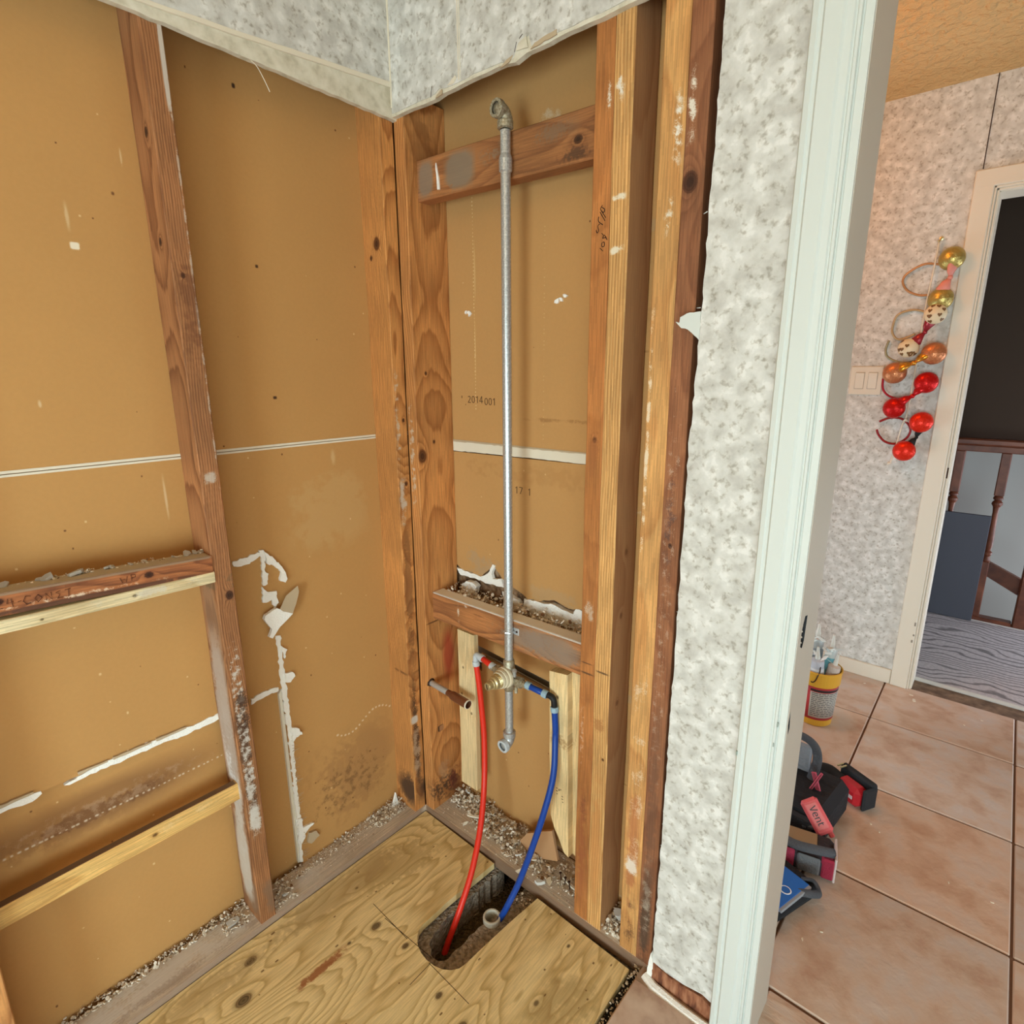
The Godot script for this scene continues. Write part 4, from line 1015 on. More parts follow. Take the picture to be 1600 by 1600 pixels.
	for k in [[0.472, 0.300, 0.004, 0.0018], [0.472, 0.292, 0.0045, 0.0018], [0.473, 0.284, 0.004, 0.0014], [0.480, 0.296, 0.002, 0.006], [0.485, 0.30, 0.002, 0.004], [0.489, 0.284, 0.005, 0.0016], [0.489, 0.276, 0.005, 0.0016], [0.491, 0.268, 0.004, 0.0016]]:
		sm.box(Vector3(k[0], k[1], -0.0452), Vector3(k[0] + k[2], k[1] + k[3], -0.0446))
	obj("stamped_print", sm.done(), M.pencil, bt)
	# handwriting: figures on the smooth stud and lettering on the brace
	var ink := mat(rgb(38, 14, 10), 0.7)
	var hw := MB.new()
	for s in [[[0.585, 1.557], [0.592, 1.551]], [[0.5895, 1.5655], [0.5935, 1.5665], [0.5945, 1.560], [0.5905, 1.5585], [0.5885, 1.562], [0.5895, 1.5655]], [[0.5875, 1.582], [0.592, 1.5775], [0.5905, 1.573], [0.5965, 1.5735], [0.600, 1.569]], [[0.5935, 1.5785], [0.598, 1.5735]], [[0.576, 1.589], [0.578, 1.584], [0.5815, 1.587], [0.579, 1.595], [0.583, 1.5985]], [[0.5805, 1.611], [0.5805, 1.603], [0.590, 1.596]], [[0.583, 1.6185], [0.594, 1.602]], [[0.5855, 1.6205], [0.5955, 1.607]], [[0.588, 1.629], [0.5835, 1.623], [0.5905, 1.6165], [0.5925, 1.6215], [0.5865, 1.6255]]]:
		var p := []
		for q in s:
			p.append(Vector3(q[0], q[1], 0.0006))
		hw.tube(spline(p, 4), [0.00075], 5, true, 0.5)
	obj("handwriting", hw.done(), ink, get_node("wall_stud_004"))
	var inv: Transform3D = (get_node("wall_stud_004") as Node3D).transform.affine_inverse()
	(get_node("wall_stud_004/handwriting") as Node3D).transform = inv
	# strokes as (place along the brace, height), lettering read from the room
	var words := [
		[[[0.872, 0.970], [0.866, 0.975], [0.862, 0.970], [0.870, 0.961], [0.861, 0.961]], [[0.853, 0.975], [0.855, 0.967], [0.846, 0.968]], [[0.849, 0.974], [0.848, 0.960]], [[0.841, 0.966], [0.836, 0.967]], [[0.823, 0.971], [0.830, 0.973], [0.834, 0.965], [0.830, 0.958], [0.824, 0.960]], [[0.814, 0.971], [0.819, 0.965], [0.815, 0.958], [0.809, 0.964], [0.814, 0.971]], [[0.804, 0.957], [0.804, 0.970], [0.796, 0.957], [0.796, 0.970]], [[0.783, 0.969], [0.790, 0.967], [0.785, 0.962], [0.789, 0.956], [0.781, 0.956]], [[0.777, 0.968], [0.768, 0.969]], [[0.772, 0.968], [0.773, 0.955]]],
		[[[0.694, 0.966], [0.691, 0.956], [0.688, 0.963], [0.685, 0.956], [0.682, 0.967]], [[0.676, 0.956], [0.676, 0.968], [0.669, 0.967], [0.669, 0.962], [0.676, 0.961]]]]
	for wd in words:
		var hb := MB.new()
		for s in wd:
			var p := []
			for q in s:
				p.append(Vector3(0.0026, q[1], q[0]))
			hb.tube(p, [0.0006], 4, true, 0.5)
		var ho := obj("handwriting", hb.done(), mat(rgb(70, 34, 20), 0.8), get_node("wall_brace"))
		ho.transform = (get_node("wall_brace") as Node3D).transform.affine_inverse()

# ---------------------------------------------------------------- plumbing
func along(a: Vector3, b: Vector3) -> Transform3D:
	var y := (b - a).normalized()
	var x := y.cross(Vector3(0.3, 0.1, 0.9)).normalized()
	return Transform3D(Basis(x, y, x.cross(y)), a)

func build_plumbing():
	var px := 0.337
	var pz := -0.018
	var R := 0.0108
	var t := thing("shower_riser", "tall galvanised shower pipe with open top elbow, mixing valve and short drop pipe", "pipe", "", Vector3(px, 0, pz))
	var g := MB.new(true)
	g.lathe([Vector2(R, 0.60), Vector2(R, 1.815)], 20)
	obj("riser_pipe", g.done(), M.galv, t)
	g = MB.new()
	g.lathe([Vector2(R, 1.737), Vector2(0.0135, 1.740), Vector2(0.0140, 1.762), Vector2(0.0125, 1.768), Vector2(R, 1.772)], 20)
	obj("coupling", g.done(), M.galv, t)
	# top elbow: an elbow with banded, open mouth
	var elbow := func(y: float, dirn: float, tilt: Vector3) -> Node3D:
		var q := MB.new(true)
		var path := []
		for k in 9:
			var a := PI / 2 * k / 8.0
			path.append(Vector3(0, y + dirn * (0.016 * sin(a)), 0) + tilt * (0.016 * (1 - cos(a))))
		path.append(path[-1] + tilt * 0.008)
		q.tube(path, [0.0150, 0.0150, 0.0148, 0.0146, 0.0146, 0.0146, 0.0146, 0.0148, 0.0150, 0.0150], 18)
		var e := obj("elbow", q.done(), M.fitting if dirn > 0 else M.galv, t)
		var xf := along(path[-1] - tilt * 0.004, path[-1] + tilt)
		q = MB.new()
		q.lathe([Vector2(0.0150, -0.006), Vector2(0.0172, -0.004), Vector2(0.0176, 0.006), Vector2(0.0166, 0.0078), Vector2(0.0118, 0.0078), Vector2(0.0112, -0.010), Vector2(0.0, -0.010)], 20, xf)
		obj("mouth_band", q.done(), M.fitting if dirn > 0 else M.crimp, e)
		q = MB.new()
		q.lathe([Vector2(0.0111, 0.0055), Vector2(0.0109, -0.0042), Vector2(0.0, -0.0046)], 18, xf)
		obj("dark_bore", q.done(), M.dark, e)
		q = MB.new()
		q.lathe([Vector2(R, -0.010), Vector2(0.0165, -0.008), Vector2(0.0168, 0.004), Vector2(0.0150, 0.006)], 20, Transform3D(Basis.IDENTITY.scaled(Vector3(1, dirn, 1)), Vector3(0, y - dirn * 0.006, 0)))
		obj("collar", q.done(), M.fitting if dirn > 0 else M.galv, e)
		return e
	elbow.call(1.833, 1.0, Vector3(-0.08, 0.0, 1.0).normalized())
	# valve body: a cross of brass with hex shoulders
	g = MB.new(true)
	g.lathe([Vector2(0.0, 0.540), Vector2(0.013, 0.541), Vector2(0.0155, 0.552), Vector2(0.0185, 0.566), Vector2(0.0185, 0.592), Vector2(0.0155, 0.602), Vector2(0.0145, 0.622), Vector2(0.013, 0.626), Vector2(R, 0.628)], 20)
	var vb := obj("valve_body", g.done(), M.fitting, t)
	for s in [-1.0, 1.0]:
		var y0 := 0.581 if s < 0 else 0.575
		g = MB.new()
		g.lathe([Vector2(0.0125, 0.010), Vector2(0.0125, 0.030), Vector2(0.0145, 0.031), Vector2(0.0145, 0.042), Vector2(0.0085, 0.044), Vector2(0.0085, 0.058)], 8, along(Vector3(0, y0, 0), Vector3(s, y0 - 0.02 * s, 0)))
		obj("port", g.done(), M.fitting, vb)
	g = MB.new()
	g.lathe([Vector2(0.0045, 0.0), Vector2(0.0045, 0.016), Vector2(0.006, 0.017), Vector2(0.006, 0.022), Vector2(0.0, 0.023)], 10, along(Vector3(0.026, 0.592, 0.008), Vector3(0.032, 0.616, 0.016)))
	obj("stop_screw", g.done(), M.galv, vb)
	g = MB.new()
	g.lathe([Vector2(0.0045, 0.0), Vector2(0.0045, 0.014), Vector2(0.0, 0.015)], 10, along(Vector3(0.030, 0.562, 0.008), Vector3(0.036, 0.540, 0.014)))
	obj("stop_screw", g.done(), M.fitting, vb)
	var cx := along(Vector3(0, 0.583, 0.008), Vector3(-0.03, 0.583, 1.0))
	g = MB.new()
	g.lathe([Vector2(0.016, 0.0), Vector2(0.0255, 0.002), Vector2(0.0272, 0.005), Vector2(0.0272, 0.011), Vector2(0.0255, 0.013), Vector2(0.0235, 0.0133), Vector2(0.0235, 0.017), Vector2(0.0248, 0.018), Vector2(0.0240, 0.023), Vector2(0.0215, 0.0235), Vector2(0.0212, 0.027), Vector2(0.0222, 0.028), Vector2(0.0215, 0.032), Vector2(0.0190, 0.0325)], 28, cx)
	obj("guard_ring", g.done(), M.cream, t)
	g = MB.new()
	var thr := [Vector2(0.0185, 0.028)]
	for k in 5:
		thr.append(Vector2(0.0188, 0.0310 + k * 0.0024)); thr.append(Vector2(0.0174, 0.0322 + k * 0.0024))
	thr += [Vector2(0.0175, 0.0445), Vector2(0.0165, 0.050), Vector2(0.0135, 0.0525), Vector2(0.0130, 0.057), Vector2(0.0108, 0.058), Vector2(0.0104, 0.070), Vector2(0.0092, 0.072), Vector2(0.0, 0.072)]
	g.lathe(thr, 24, cx)
	var car := obj("cartridge", g.done(), M.brass, t)
	g = MB.new()
	g.box(Vector3(-0.0065, 0.0715, -0.0012), Vector3(0.0065, 0.0728, 0.0012), cx)
	obj("stem_slot", g.done(), M.rust, car)
	g = MB.new(true)
	g.lathe([Vector2(R, 0.415), Vector2(R, 0.545)], 20)
	obj("drop_pipe", g.done(), M.galv, t)
	elbow.call(0.404, -1.0, Vector3(-0.06, -0.10, 1.0).normalized())
	# clip holding the riser to the blocking
	g = MB.new()
	g.bbox(Vector3(0.006, 0.694, -0.014), Vector3(0.024, 0.712, -0.0105), 0.0008)
	g.tube([Vector3(0.0115, 0.703, -0.01), Vector3(0.0095, 0.703, 0.006), Vector3(0.0, 0.703, 0.0118), Vector3(-0.0095, 0.703, 0.006)], [0.0022], 6)
	var clip := obj("pipe_clip", g.done(), M.chrome, t)
	g = MB.new()
	g.lathe([Vector2(0.003, 0.0), Vector2(0.003, 0.001), Vector2(0.0, 0.0014)], 8, along(Vector3(0.0175, 0.703, -0.0106), Vector3(0.0175, 0.703, 1.0)))
	obj("nail_head", g.done(), M.rust, clip)

	# hot and cold feeds
	var feed := func(called: String, label: String, m: Material, cm: Material, stub: Array, bend: Array, path: Array, em: Material):
		var f := thing(called, label, "water tube")
		var q := MB.new(true)
		q.tube(stub, [0.0078], 14)
		obj("short_stub", q.done(), m, f)
		q = MB.new(true)
		q.tube(spline(bend, 5), [0.0078], 12)
		obj("elbow_fitting", q.done(), em, f)
		q = MB.new(true)
		q.tube(spline(path, 8), [0.0080], 14)
		obj("tube", q.done(), m, f)
		for e in [[stub[0], stub[1]], [stub[1], stub[0]], [path[0], path[1]]]:
			q = MB.new()
			q.lathe([Vector2(0.0080, -0.001), Vector2(0.0100, 0.0), Vector2(0.0102, 0.012), Vector2(0.0095, 0.013), Vector2(0.0080, 0.013)], 16, along(e[0], e[1]))
			obj("crimp_ring", q.done(), cm, f)
	feed.call("hot_water_tube", "red plastic hot water tube curving from the valve into the floor slot", M.red, M.crimp, [Vector3(0.284, 0.583, -0.020), Vector3(0.226, 0.592, -0.026)], [Vector3(0.228, 0.592, -0.026), Vector3(0.214, 0.592, -0.028), Vector3(0.207, 0.584, -0.029), Vector3(0.206, 0.566, -0.030)],
		[Vector3(0.206, 0.570, -0.030), Vector3(0.2165, 0.50, -0.031), Vector3(0.224, 0.440, -0.030), Vector3(0.238, 0.352, -0.024), Vector3(0.260, 0.236, 0.001), Vector3(0.291, 0.143, 0.050), Vector3(0.316, 0.062, 0.110), Vector3(0.326, -0.012, 0.167), Vector3(0.322, -0.098, 0.216), Vector3(0.322, -0.17, 0.25)], M.crimp)
	feed.call("cold_water_tube", "blue plastic cold water tube curving from the valve into the floor slot", M.blue, M.crimp_blue, [Vector3(0.392, 0.575, -0.020), Vector3(0.452, 0.566, -0.028)], [Vector3(0.450, 0.567, -0.028), Vector3(0.464, 0.565, -0.030), Vector3(0.471, 0.556, -0.031), Vector3(0.472, 0.536, -0.032)],
		[Vector3(0.472, 0.540, -0.032), Vector3(0.4755, 0.48, -0.033), Vector3(0.476, 0.455, -0.032), Vector3(0.488, 0.368, -0.010), Vector3(0.482, 0.272, 0.020), Vector3(0.462, 0.165, 0.045), Vector3(0.441, 0.070, 0.070), Vector3(0.424, 0.004, 0.100), Vector3(0.404, -0.055, 0.112), Vector3(0.390, -0.14, 0.13)], M.black)
	# cut-off supply stub through the corner stud
	var c := thing("cut_pipe_stub", "cut-off chrome and copper pipe stub poking out of the corner stud", "pipe")
	var a := Vector3(0.036, 0.449, -0.012)
	var d := Vector3(1.0, -0.045, 0.02).normalized()
	g = MB.new(true)
	g.lathe([Vector2(0.0085, 0.0), Vector2(0.0085, 0.072), Vector2(0.0070, 0.074)], 18, along(a, a + d))
	obj("chrome_pipe", g.done(), M.chrome, c)
	g = MB.new()
	g.lathe([Vector2(0.0070, 0.072), Vector2(0.0088, 0.073), Vector2(0.0095, 0.086), Vector2(0.0118, 0.093), Vector2(0.0128, 0.098), Vector2(0.0128, 0.158), Vector2(0.0112, 0.158), Vector2(0.0108, 0.104), Vector2(0.0, 0.104)], 20, along(a, a + d))
	obj("copper_end", g.done(), M.copper, c)
	g = MB.new()
	g.lathe([Vector2(0.0130, 0.155), Vector2(0.0132, 0.157), Vector2(0.0126, 0.1590), Vector2(0.0112, 0.1590)], 20, along(a, a + d))
	obj("worn_rim", g.done(), M.facing, c)
	g = MB.new()
	g.lathe([Vector2(0.0145, 0.0), Vector2(0.0105, 0.0022), Vector2(0.0085, 0.003)], 16, along(a, a + d))
	obj("hole_edge", g.done(), M.rust, c)
	# white drain stub in the slot
	var p := thing("drain_pipe", "short white plastic drain pipe standing in the floor slot", "pipe", "", Vector3(0.398, -0.022, 0.124))
	g = MB.new()
	g.lathe([Vector2(0.0205, -0.10), Vector2(0.0205, -0.012), Vector2(0.0225, -0.010), Vector2(0.0228, 0.004), Vector2(0.0215, 0.006), Vector2(0.0180, 0.006), Vector2(0.0172, 0.0), Vector2(0.0172, -0.07), Vector2(0.0, -0.07)], 24)
	obj("pipe_wall", g.done(), mat(rgb(206, 200, 184), 0.5), p)

# ---------------------------------------------------------------- plaster rubble
func chip_mesh(sd: int, flat: float) -> ArrayMesh:
	var r := RandomNumberGenerator.new()
	r.seed = sd
	var pts := []
	for k in 6:
		var a := TAU * k / 6.0 + r.randf_range(-0.3, 0.3)
		pts.append(Vector2(cos(a), sin(a)) * r.randf_range(0.5, 1.0))
	var mb := MB.new()
	slab(PackedVector2Array(pts), 1, -flat, flat * 2.0, mb)
	return mb.done() if false else slab(PackedVector2Array(pts), 1, -flat, flat * 2.0)

func rubble(called: String, label: String, spots: Array):
	# spots: [lo, hi, how many, smallest, largest]
	var mm := MultiMesh.new()
	mm.transform_format = MultiMesh.TRANSFORM_3D
	mm.use_colors = true
	mm.mesh = chip_mesh(4, 0.3)
	var total := 0
	for s in spots: total += s[2]
	mm.instance_count = total
	var i := 0
	for s in spots:
		for k in s[2]:
			var f := rng.randf()
			var at := Vector3(rng.randf_range(s[0].x, s[1].x), 0, rng.randf_range(s[0].z, s[1].z))
			var sz := lerpf(s[3], s[4], f * f * f)
			at.y = s[0].y + (s[1].y - s[0].y) * rng.randf() * rng.randf()
			var b := Basis.from_euler(Vector3(rng.randf_range(-0.9, 0.9), rng.randf() * TAU, rng.randf_range(-0.9, 0.9))).scaled_local(Vector3(sz, sz * rng.randf_range(0.5, 1.1), sz * rng.randf_range(0.5, 1.2)))
			mm.set_instance_transform(i, Transform3D(b, at))
			var tone := rng.randf()
			var col := rgb(240, 230, 214).lerp(rgb(184, 158, 128), tone * tone)
			if rng.randf() < 0.10: col = rgb(130, 98, 70)
			mm.set_instance_color(i, col.srgb_to_linear())
			i += 1
	var o := MultiMeshInstance3D.new()
	o.name = numbered(called)
	o.multimesh = mm
	var m := mat(Color.WHITE, 0.95)
	m.vertex_color_use_as_albedo = true
	o.material_override = m
	add_child(o, true)
	tag(o, label, "rubble", "", "stuff")

func chip(label: String, at: Vector3, size: Vector3, turn: Vector3, m: Material, sd: int, group := "", called := "plaster_chip"):
	var o := obj(called, chip_mesh(sd, 0.22), m)
	o.transform = Transform3D(Basis.from_euler(turn).scaled_local(size), at)
	tag(o, label, "plaster chip" if called == "plaster_chip" else "scrap", group)

func build_rubble():
	rubble("plaster_rubble", "plaster crumbs heaped along the bottom plate of the wet wall", [
		[Vector3(0.05, 0.015, -0.128), Vector3(0.20, 0.052, -0.055), 520, 0.002, 0.009], [Vector3(0.16, 0.015, -0.125), Vector3(0.33, 0.040, -0.03), 620, 0.002, 0.008], [Vector3(0.30, 0.015, -0.07), Vector3(0.46, 0.032, -0.015), 360, 0.0015, 0.008],
		[Vector3(0.04, 0.014, -0.12), Vector3(0.55, 0.018, 0.0), 700, 0.0008, 0.003], [Vector3(0.44, 0.014, -0.12), Vector3(0.56, 0.026, -0.03), 220, 0.0015, 0.006], [Vector3(0.40, -0.028, 0.012), Vector3(0.46, -0.018, 0.05), 60, 0.0015, 0.005]])
	rubble("plaster_rubble", "plaster grains banked on the plate beside the golden corner stud", [
		[Vector3(-0.088, 0.015, 0.045), Vector3(-0.03, 0.040, 0.16), 700, 0.0012, 0.0045], [Vector3(-0.088, 0.015, 0.1), Vector3(-0.05, 0.024, 0.46), 620, 0.001, 0.004], [Vector3(-0.088, 0.014, 0.05), Vector3(-0.02, 0.017, 0.45), 300, 0.0006, 0.002]])
	rubble("plaster_rubble", "plaster grains along the foot of the left wall near the dusty stud", [
		[Vector3(-0.10, 0.015, 0.53), Vector3(-0.075, 0.028, 0.95), 620, 0.0012, 0.0055], [Vector3(-0.09, 0.015, 0.43), Vector3(-0.005, 0.024, 0.492), 200, 0.0015, 0.006], [Vector3(-0.09, 0.015, 0.532), Vector3(-0.03, 0.026, 0.60), 160, 0.0015, 0.006]])
	rubble("plaster_rubble", "white plaster rubble at the foot of the dark gap between the stud pairs", [[Vector3(0.644, 0.015, -0.085), Vector3(0.694, 0.042, -0.005), 420, 0.0015, 0.008]])
	rubble("plaster_rubble", "plaster crumbs lying along the top of the upper brace", [[Vector3(-0.045, 0.988, 0.86), Vector3(-0.026, 0.992, 0.965), 110, 0.001, 0.005], [Vector3(-0.045, 0.981, 0.72), Vector3(-0.026, 0.988, 0.86), 150, 0.001, 0.005], [Vector3(-0.045, 0.974, 0.62), Vector3(-0.026, 0.981, 0.72), 120, 0.001, 0.005], [Vector3(-0.045, 0.970, 0.532), Vector3(-0.026, 0.976, 0.62), 110, 0.001, 0.005]])
	rubble("plaster_rubble", "grey plaster crumbs caught behind the grey-topped blocking board", [[Vector3(0.04, 0.722, -0.128), Vector3(0.55, 0.742, -0.066), 620, 0.0015, 0.007], [Vector3(0.04, 0.700, -0.128), Vector3(0.55, 0.722, -0.070), 500, 0.003, 0.010]])
	rubble("plaster_rubble", "crumbs in the dark gap beside the plywood and bathroom tile", [[Vector3(0.742, -0.012, 0.02), Vector3(0.760, 0.004, 0.22), 160, 0.001, 0.005], [Vector3(0.742, -0.01, 0.0), Vector3(0.785, 0.006, 0.035), 120, 0.0012, 0.006]])
	var gp: Material = M.gypsum
	# larger pieces that can be told apart
	for k in [[0.853, 0.0075, 0.016], [0.792, 0.012, 0.020], [0.800, 0.007, 0.010], [0.748, 0.012, 0.022], [0.733, 0.006, 0.008], [0.702, 0.009, 0.012], [0.694, 0.007, 0.010], [0.664, 0.006, 0.010], [0.640, 0.007, 0.010], [0.590, 0.006, 0.008], [0.563, 0.010, 0.014], [0.548, 0.008, 0.010], [0.536, 0.005, 0.012]]:
		var zz: float = k[0]
		chip("white plaster chip lying on the back edge of the upper brace", Vector3(-0.036, 0.9695 + (zz - 0.53) * 0.050 + k[1] * 0.35, zz), Vector3(k[2] * 0.62, k[1] * 1.1, k[2]) * 0.95, Vector3(rng.randf_range(-0.3, 0.3), rng.randf() * 6.0, 0.25), gp, 100 + int(zz * 500.0), "plaster chips on the upper brace")
	for k in [[0.084, 0.047, -0.102, 0.014], [0.099, 0.034, -0.075, 0.010], [0.160, 0.026, -0.019, 0.011], [0.202, 0.034, -0.092, 0.011], [0.225, 0.028, -0.07, 0.010], [0.262, 0.030, -0.072, 0.013], [0.316, 0.026, -0.065, 0.011], [0.293, 0.026, -0.085, 0.010], [0.277, 0.025, -0.032, 0.009], [0.240, 0.030, -0.10, 0.012], [0.399, 0.028, -0.049, 0.010], [0.43, 0.026, -0.03, 0.009], [0.355, 0.03, -0.03, 0.012], [0.13, 0.036, -0.11, 0.012]]:
		chip("pale plaster chip in the rubble on the wet wall's bottom plate", Vector3(k[0], k[1], k[2]), Vector3(k[3], k[3] * 0.8, k[3] * 0.6), Vector3(rng.randf_range(-0.5, 0.5), rng.randf() * 6.0, rng.randf_range(-0.5, 0.5)), M.facing if k[3] < 0.0115 else gp, 200 + int(k[0] * 700.0), "plaster chips on the wet wall's plate")
	chip("long cream wood sliver on the bottom plate just left of the red tube", Vector3(0.165, 0.032, -0.050), Vector3(0.034, 0.012, 0.006), Vector3(0.1, 0.5, 0.05), M.facing, 301, "", "wood_sliver")
	chip("pointed pale sliver leaning on the plate beside the blue tube", Vector3(0.392, 0.026, 0.000), Vector3(0.026, 0.010, 0.006), Vector3(0.3, 1.0, 0.3), M.facing, 302, "", "wood_sliver")
	chip("white square chip on the plate right of the blue tube", Vector3(0.452, 0.024, -0.004), Vector3(0.015, 0.02, 0.008), Vector3(0.0, 0.5, 0.1), gp, 303)
	chip("tan cardboard-like scrap on the plate right of the blue tube", Vector3(0.472, 0.028, -0.022), Vector3(0.011, 0.015, 0.012), Vector3(0.6, 0.3, 0.4), M.facing_back, 304, "", "paper_scrap")
	chip("long grey sliver lying against the smooth stud's foot", Vector3(0.520, 0.024, -0.050), Vector3(0.034, 0.012, 0.004), Vector3(0.0, -0.15, -0.05), M.facing, 305, "", "wood_sliver")
	chip("flat white chip on the left plate in front of the dusty stud", Vector3(-0.055, 0.020, 0.572), Vector3(0.020, 0.010, 0.022), Vector3.ZERO, gp, 306)
	chip("round white chip on the left plate behind the dusty stud", Vector3(-0.030, 0.020, 0.452), Vector3(0.006, 0.012, 0.007), Vector3.ZERO, gp, 307)
	chip("pale wedge of plaster in the dark gap between the stud pairs", Vector3(0.670, 0.040, -0.050), Vector3(0.018, 0.06, 0.014), Vector3(0.2, 0.4, 0.5), gp, 308)
	var up := obj("paper_scrap", slab(jag([Vector2(0.055, 0.015), Vector2(0.082, 0.012), Vector2(0.064, 0.062)], 0.02, 0.0008), 0, -0.070, 0.006), gp)
	tag(up, "upright white spike of torn drywall at the corner stud's foot", "scrap")
	var bp := obj("drywall_scrap", slab(jag([Vector2(0.328, 0.030), Vector2(0.355, 0.072), Vector2(0.442, 0.133), Vector2(0.462, 0.047), Vector2(0.40, 0.016), Vector2(0.362, 0.014)], 0.03, 0.001), 2, -0.078, 0.008), mat(rgb(190, 144, 102), 0.9))
	tag(bp, "brown drywall scrap leaning on the rubble between blue tube and stamped batten", "scrap")
	for k in [[0.488, -0.052, "rusty nail farthest from the smooth stud, below the stamped batten"], [0.503, -0.046, "rusty nail in the middle of three below the stamped batten"], [0.522, -0.044, "rusty nail nearest the smooth stud, below the stamped batten"]]:
		var n := MB.new()
		n.lathe([Vector2(0.0, 0.0), Vector2(0.0016, 0.006), Vector2(0.0016, 0.026), Vector2(0.0038, 0.027), Vector2(0.0036, 0.029), Vector2(0.0, 0.0295)], 8, Transform3D(Basis.from_euler(Vector3(rng.randf_range(-0.1, 0.1), 0, rng.randf_range(-0.1, 0.1))), Vector3(k[0], 0.013, k[1])))
		var o := obj("nail", n.done(), M.rust)
		tag(o, k[2], "nail", "nails in the wet wall's plate")

# ---------------------------------------------------------------- doorway to the hall
func build_doorway():
	var d := setting("door_1", "white painted casing and jamb of the bathroom doorway", "door")
	# moulded casing: profile in x and z, run up the door
	var prof := PackedVector2Array([Vector2(0.9235, 0.0132), Vector2(0.9235, 0.0235), Vector2(0.926, 0.0272), Vector2(0.933, 0.0280), Vector2(0.9355, 0.0258), Vector2(0.939, 0.0258), Vector2(0.942, 0.0292), Vector2(0.964, 0.0292), Vector2(0.9675, 0.0262), Vector2(0.9765, 0.0256), Vector2(0.9785, 0.0225), Vector2(0.9800, 0.0225), Vector2(0.9815, 0.0242), Vector2(0.9850, 0.0240), Vector2(0.9862, 0.0195), Vector2(0.9880, 0.0195), Vector2(0.9890, 0.0222), Vector2(0.9992, 0.0215), Vector2(0.9992, 0.0165), Vector2(0.9850, 0.0132)])
	var g := MB.new()
	for i in prof.size():
		var a := prof[i]
		var b := prof[(i + 1) % prof.size()]
		var out := Vector3(b.y - a.y, 0, a.x - b.x) * -1.0
		g.quad(Vector3(a.x, 0.010, a.y), Vector3(b.x, 0.010, b.y), Vector3(b.x, 2.12, b.y), Vector3(a.x, 2.12, a.y), out)
	var tri := Geometry2D.triangulate_polygon(prof)
	for k in range(0, tri.size(), 3):
		for e in 2:
			var y := 2.12 if e else 0.010
			g.tri(Vector3(prof[tri[k]].x, y, prof[tri[k]].y), Vector3(prof[tri[k + 1]].x, y, prof[tri[k + 1]].y), Vector3(prof[tri[k + 2]].x, y, prof[tri[k + 2]].y), Vector3(0, 1 if e else -1, 0))
	var cs := obj("casing", g.done(), M.white, d)
	for k in [[0.986, 0.742], [0.9835, 0.702], [0.9255, 0.66]]:
		var q := MB.new()
		q.box(Vector3(k[0] - 0.001, k[1], 0.0220), Vector3(k[0] + 0.0012, k[1] + 0.008, 0.0300 if k[0] < 0.95 else 0.0245))
		obj("paint_chip", q.done(), mat(rgb(150, 160, 150), 0.8), cs)
	# jamb board with routed recesses for latch and strike
	var jm := CSGCombiner3D.new()
	jm.name = "jamb"
	jm.use_collision = false
	d.add_child(jm, true)
	var jb := CSGBox3D.new()
	jb.name = "jamb_board"
	jb.size = Vector3(0.019, 2.06, 0.1205)
	jb.position = Vector3(0.9905, 1.04, -0.0440)
	jb.material = M.jamb
	jm.add_child(jb, true)
	for k in [[PackedVector2Array([Vector2(-0.028, 0.935), Vector2(-0.012, 0.938), Vector2(-0.004, 0.922), Vector2(-0.001, 0.905), Vector2(-0.004, 0.885), Vector2(-0.016, 0.878), Vector2(-0.024, 0.890)]), 0.006], [PackedVector2Array([Vector2(0.006, 0.770), Vector2(0.012, 0.745), Vector2(0.006, 0.723), Vector2(0.000, 0.733), Vector2(0.003, 0.752)]), 0.006]]:
		var c := CSGPolygon3D.new()
		c.name = "recess"
		c.operation = CSGShape3D.OPERATION_SUBTRACTION
		var pp := PackedVector2Array()
		for p in k[0]:
			pp.append(Vector2(-p.x, p.y))
		c.polygon = pp
		c.depth = k[1] + 0.01
		c.material = M.rubber
		# polygon (-z, y) put on the face x = 1
		c.transform = Transform3D(Basis(Vector3(0, 0, -1), Vector3(0, 1, 0), Vector3(1, 0, 0)), Vector3(1.0 + 0.01, 0, 0))
		jm.add_child(c, true)
	for k in 5:
		var q := MB.new()
		var y := 0.885 + k * 0.011
		q.tube([Vector3(0.9965, y, -0.022 + k * 0.002), Vector3(0.9975, y + 0.006, -0.010)], [0.0016, 0.001], 5)
		obj("torn_wood_fibre", q.done(), M.facing, d)
	cube("jamb", Vector3(1.76, 0.01, -0.104), Vector3(1.80, 2.06, 0.014), M.jamb, d)
	cube("head_jamb", Vector3(1.0, 2.04, -0.104), Vector3(1.76, 2.06, 0.014), M.jamb, d)
	cube("head_casing", Vector3(0.9905, 2.055, 0.0132), Vector3(1.84, 2.12, 0.028), M.white, d)
	cube("casing", Vector3(1.775, 0.01, 0.0132), Vector3(1.84, 2.055, 0.028), M.white, d)

# ---------------------------------------------------------------- the hall
const FAR := -1.80

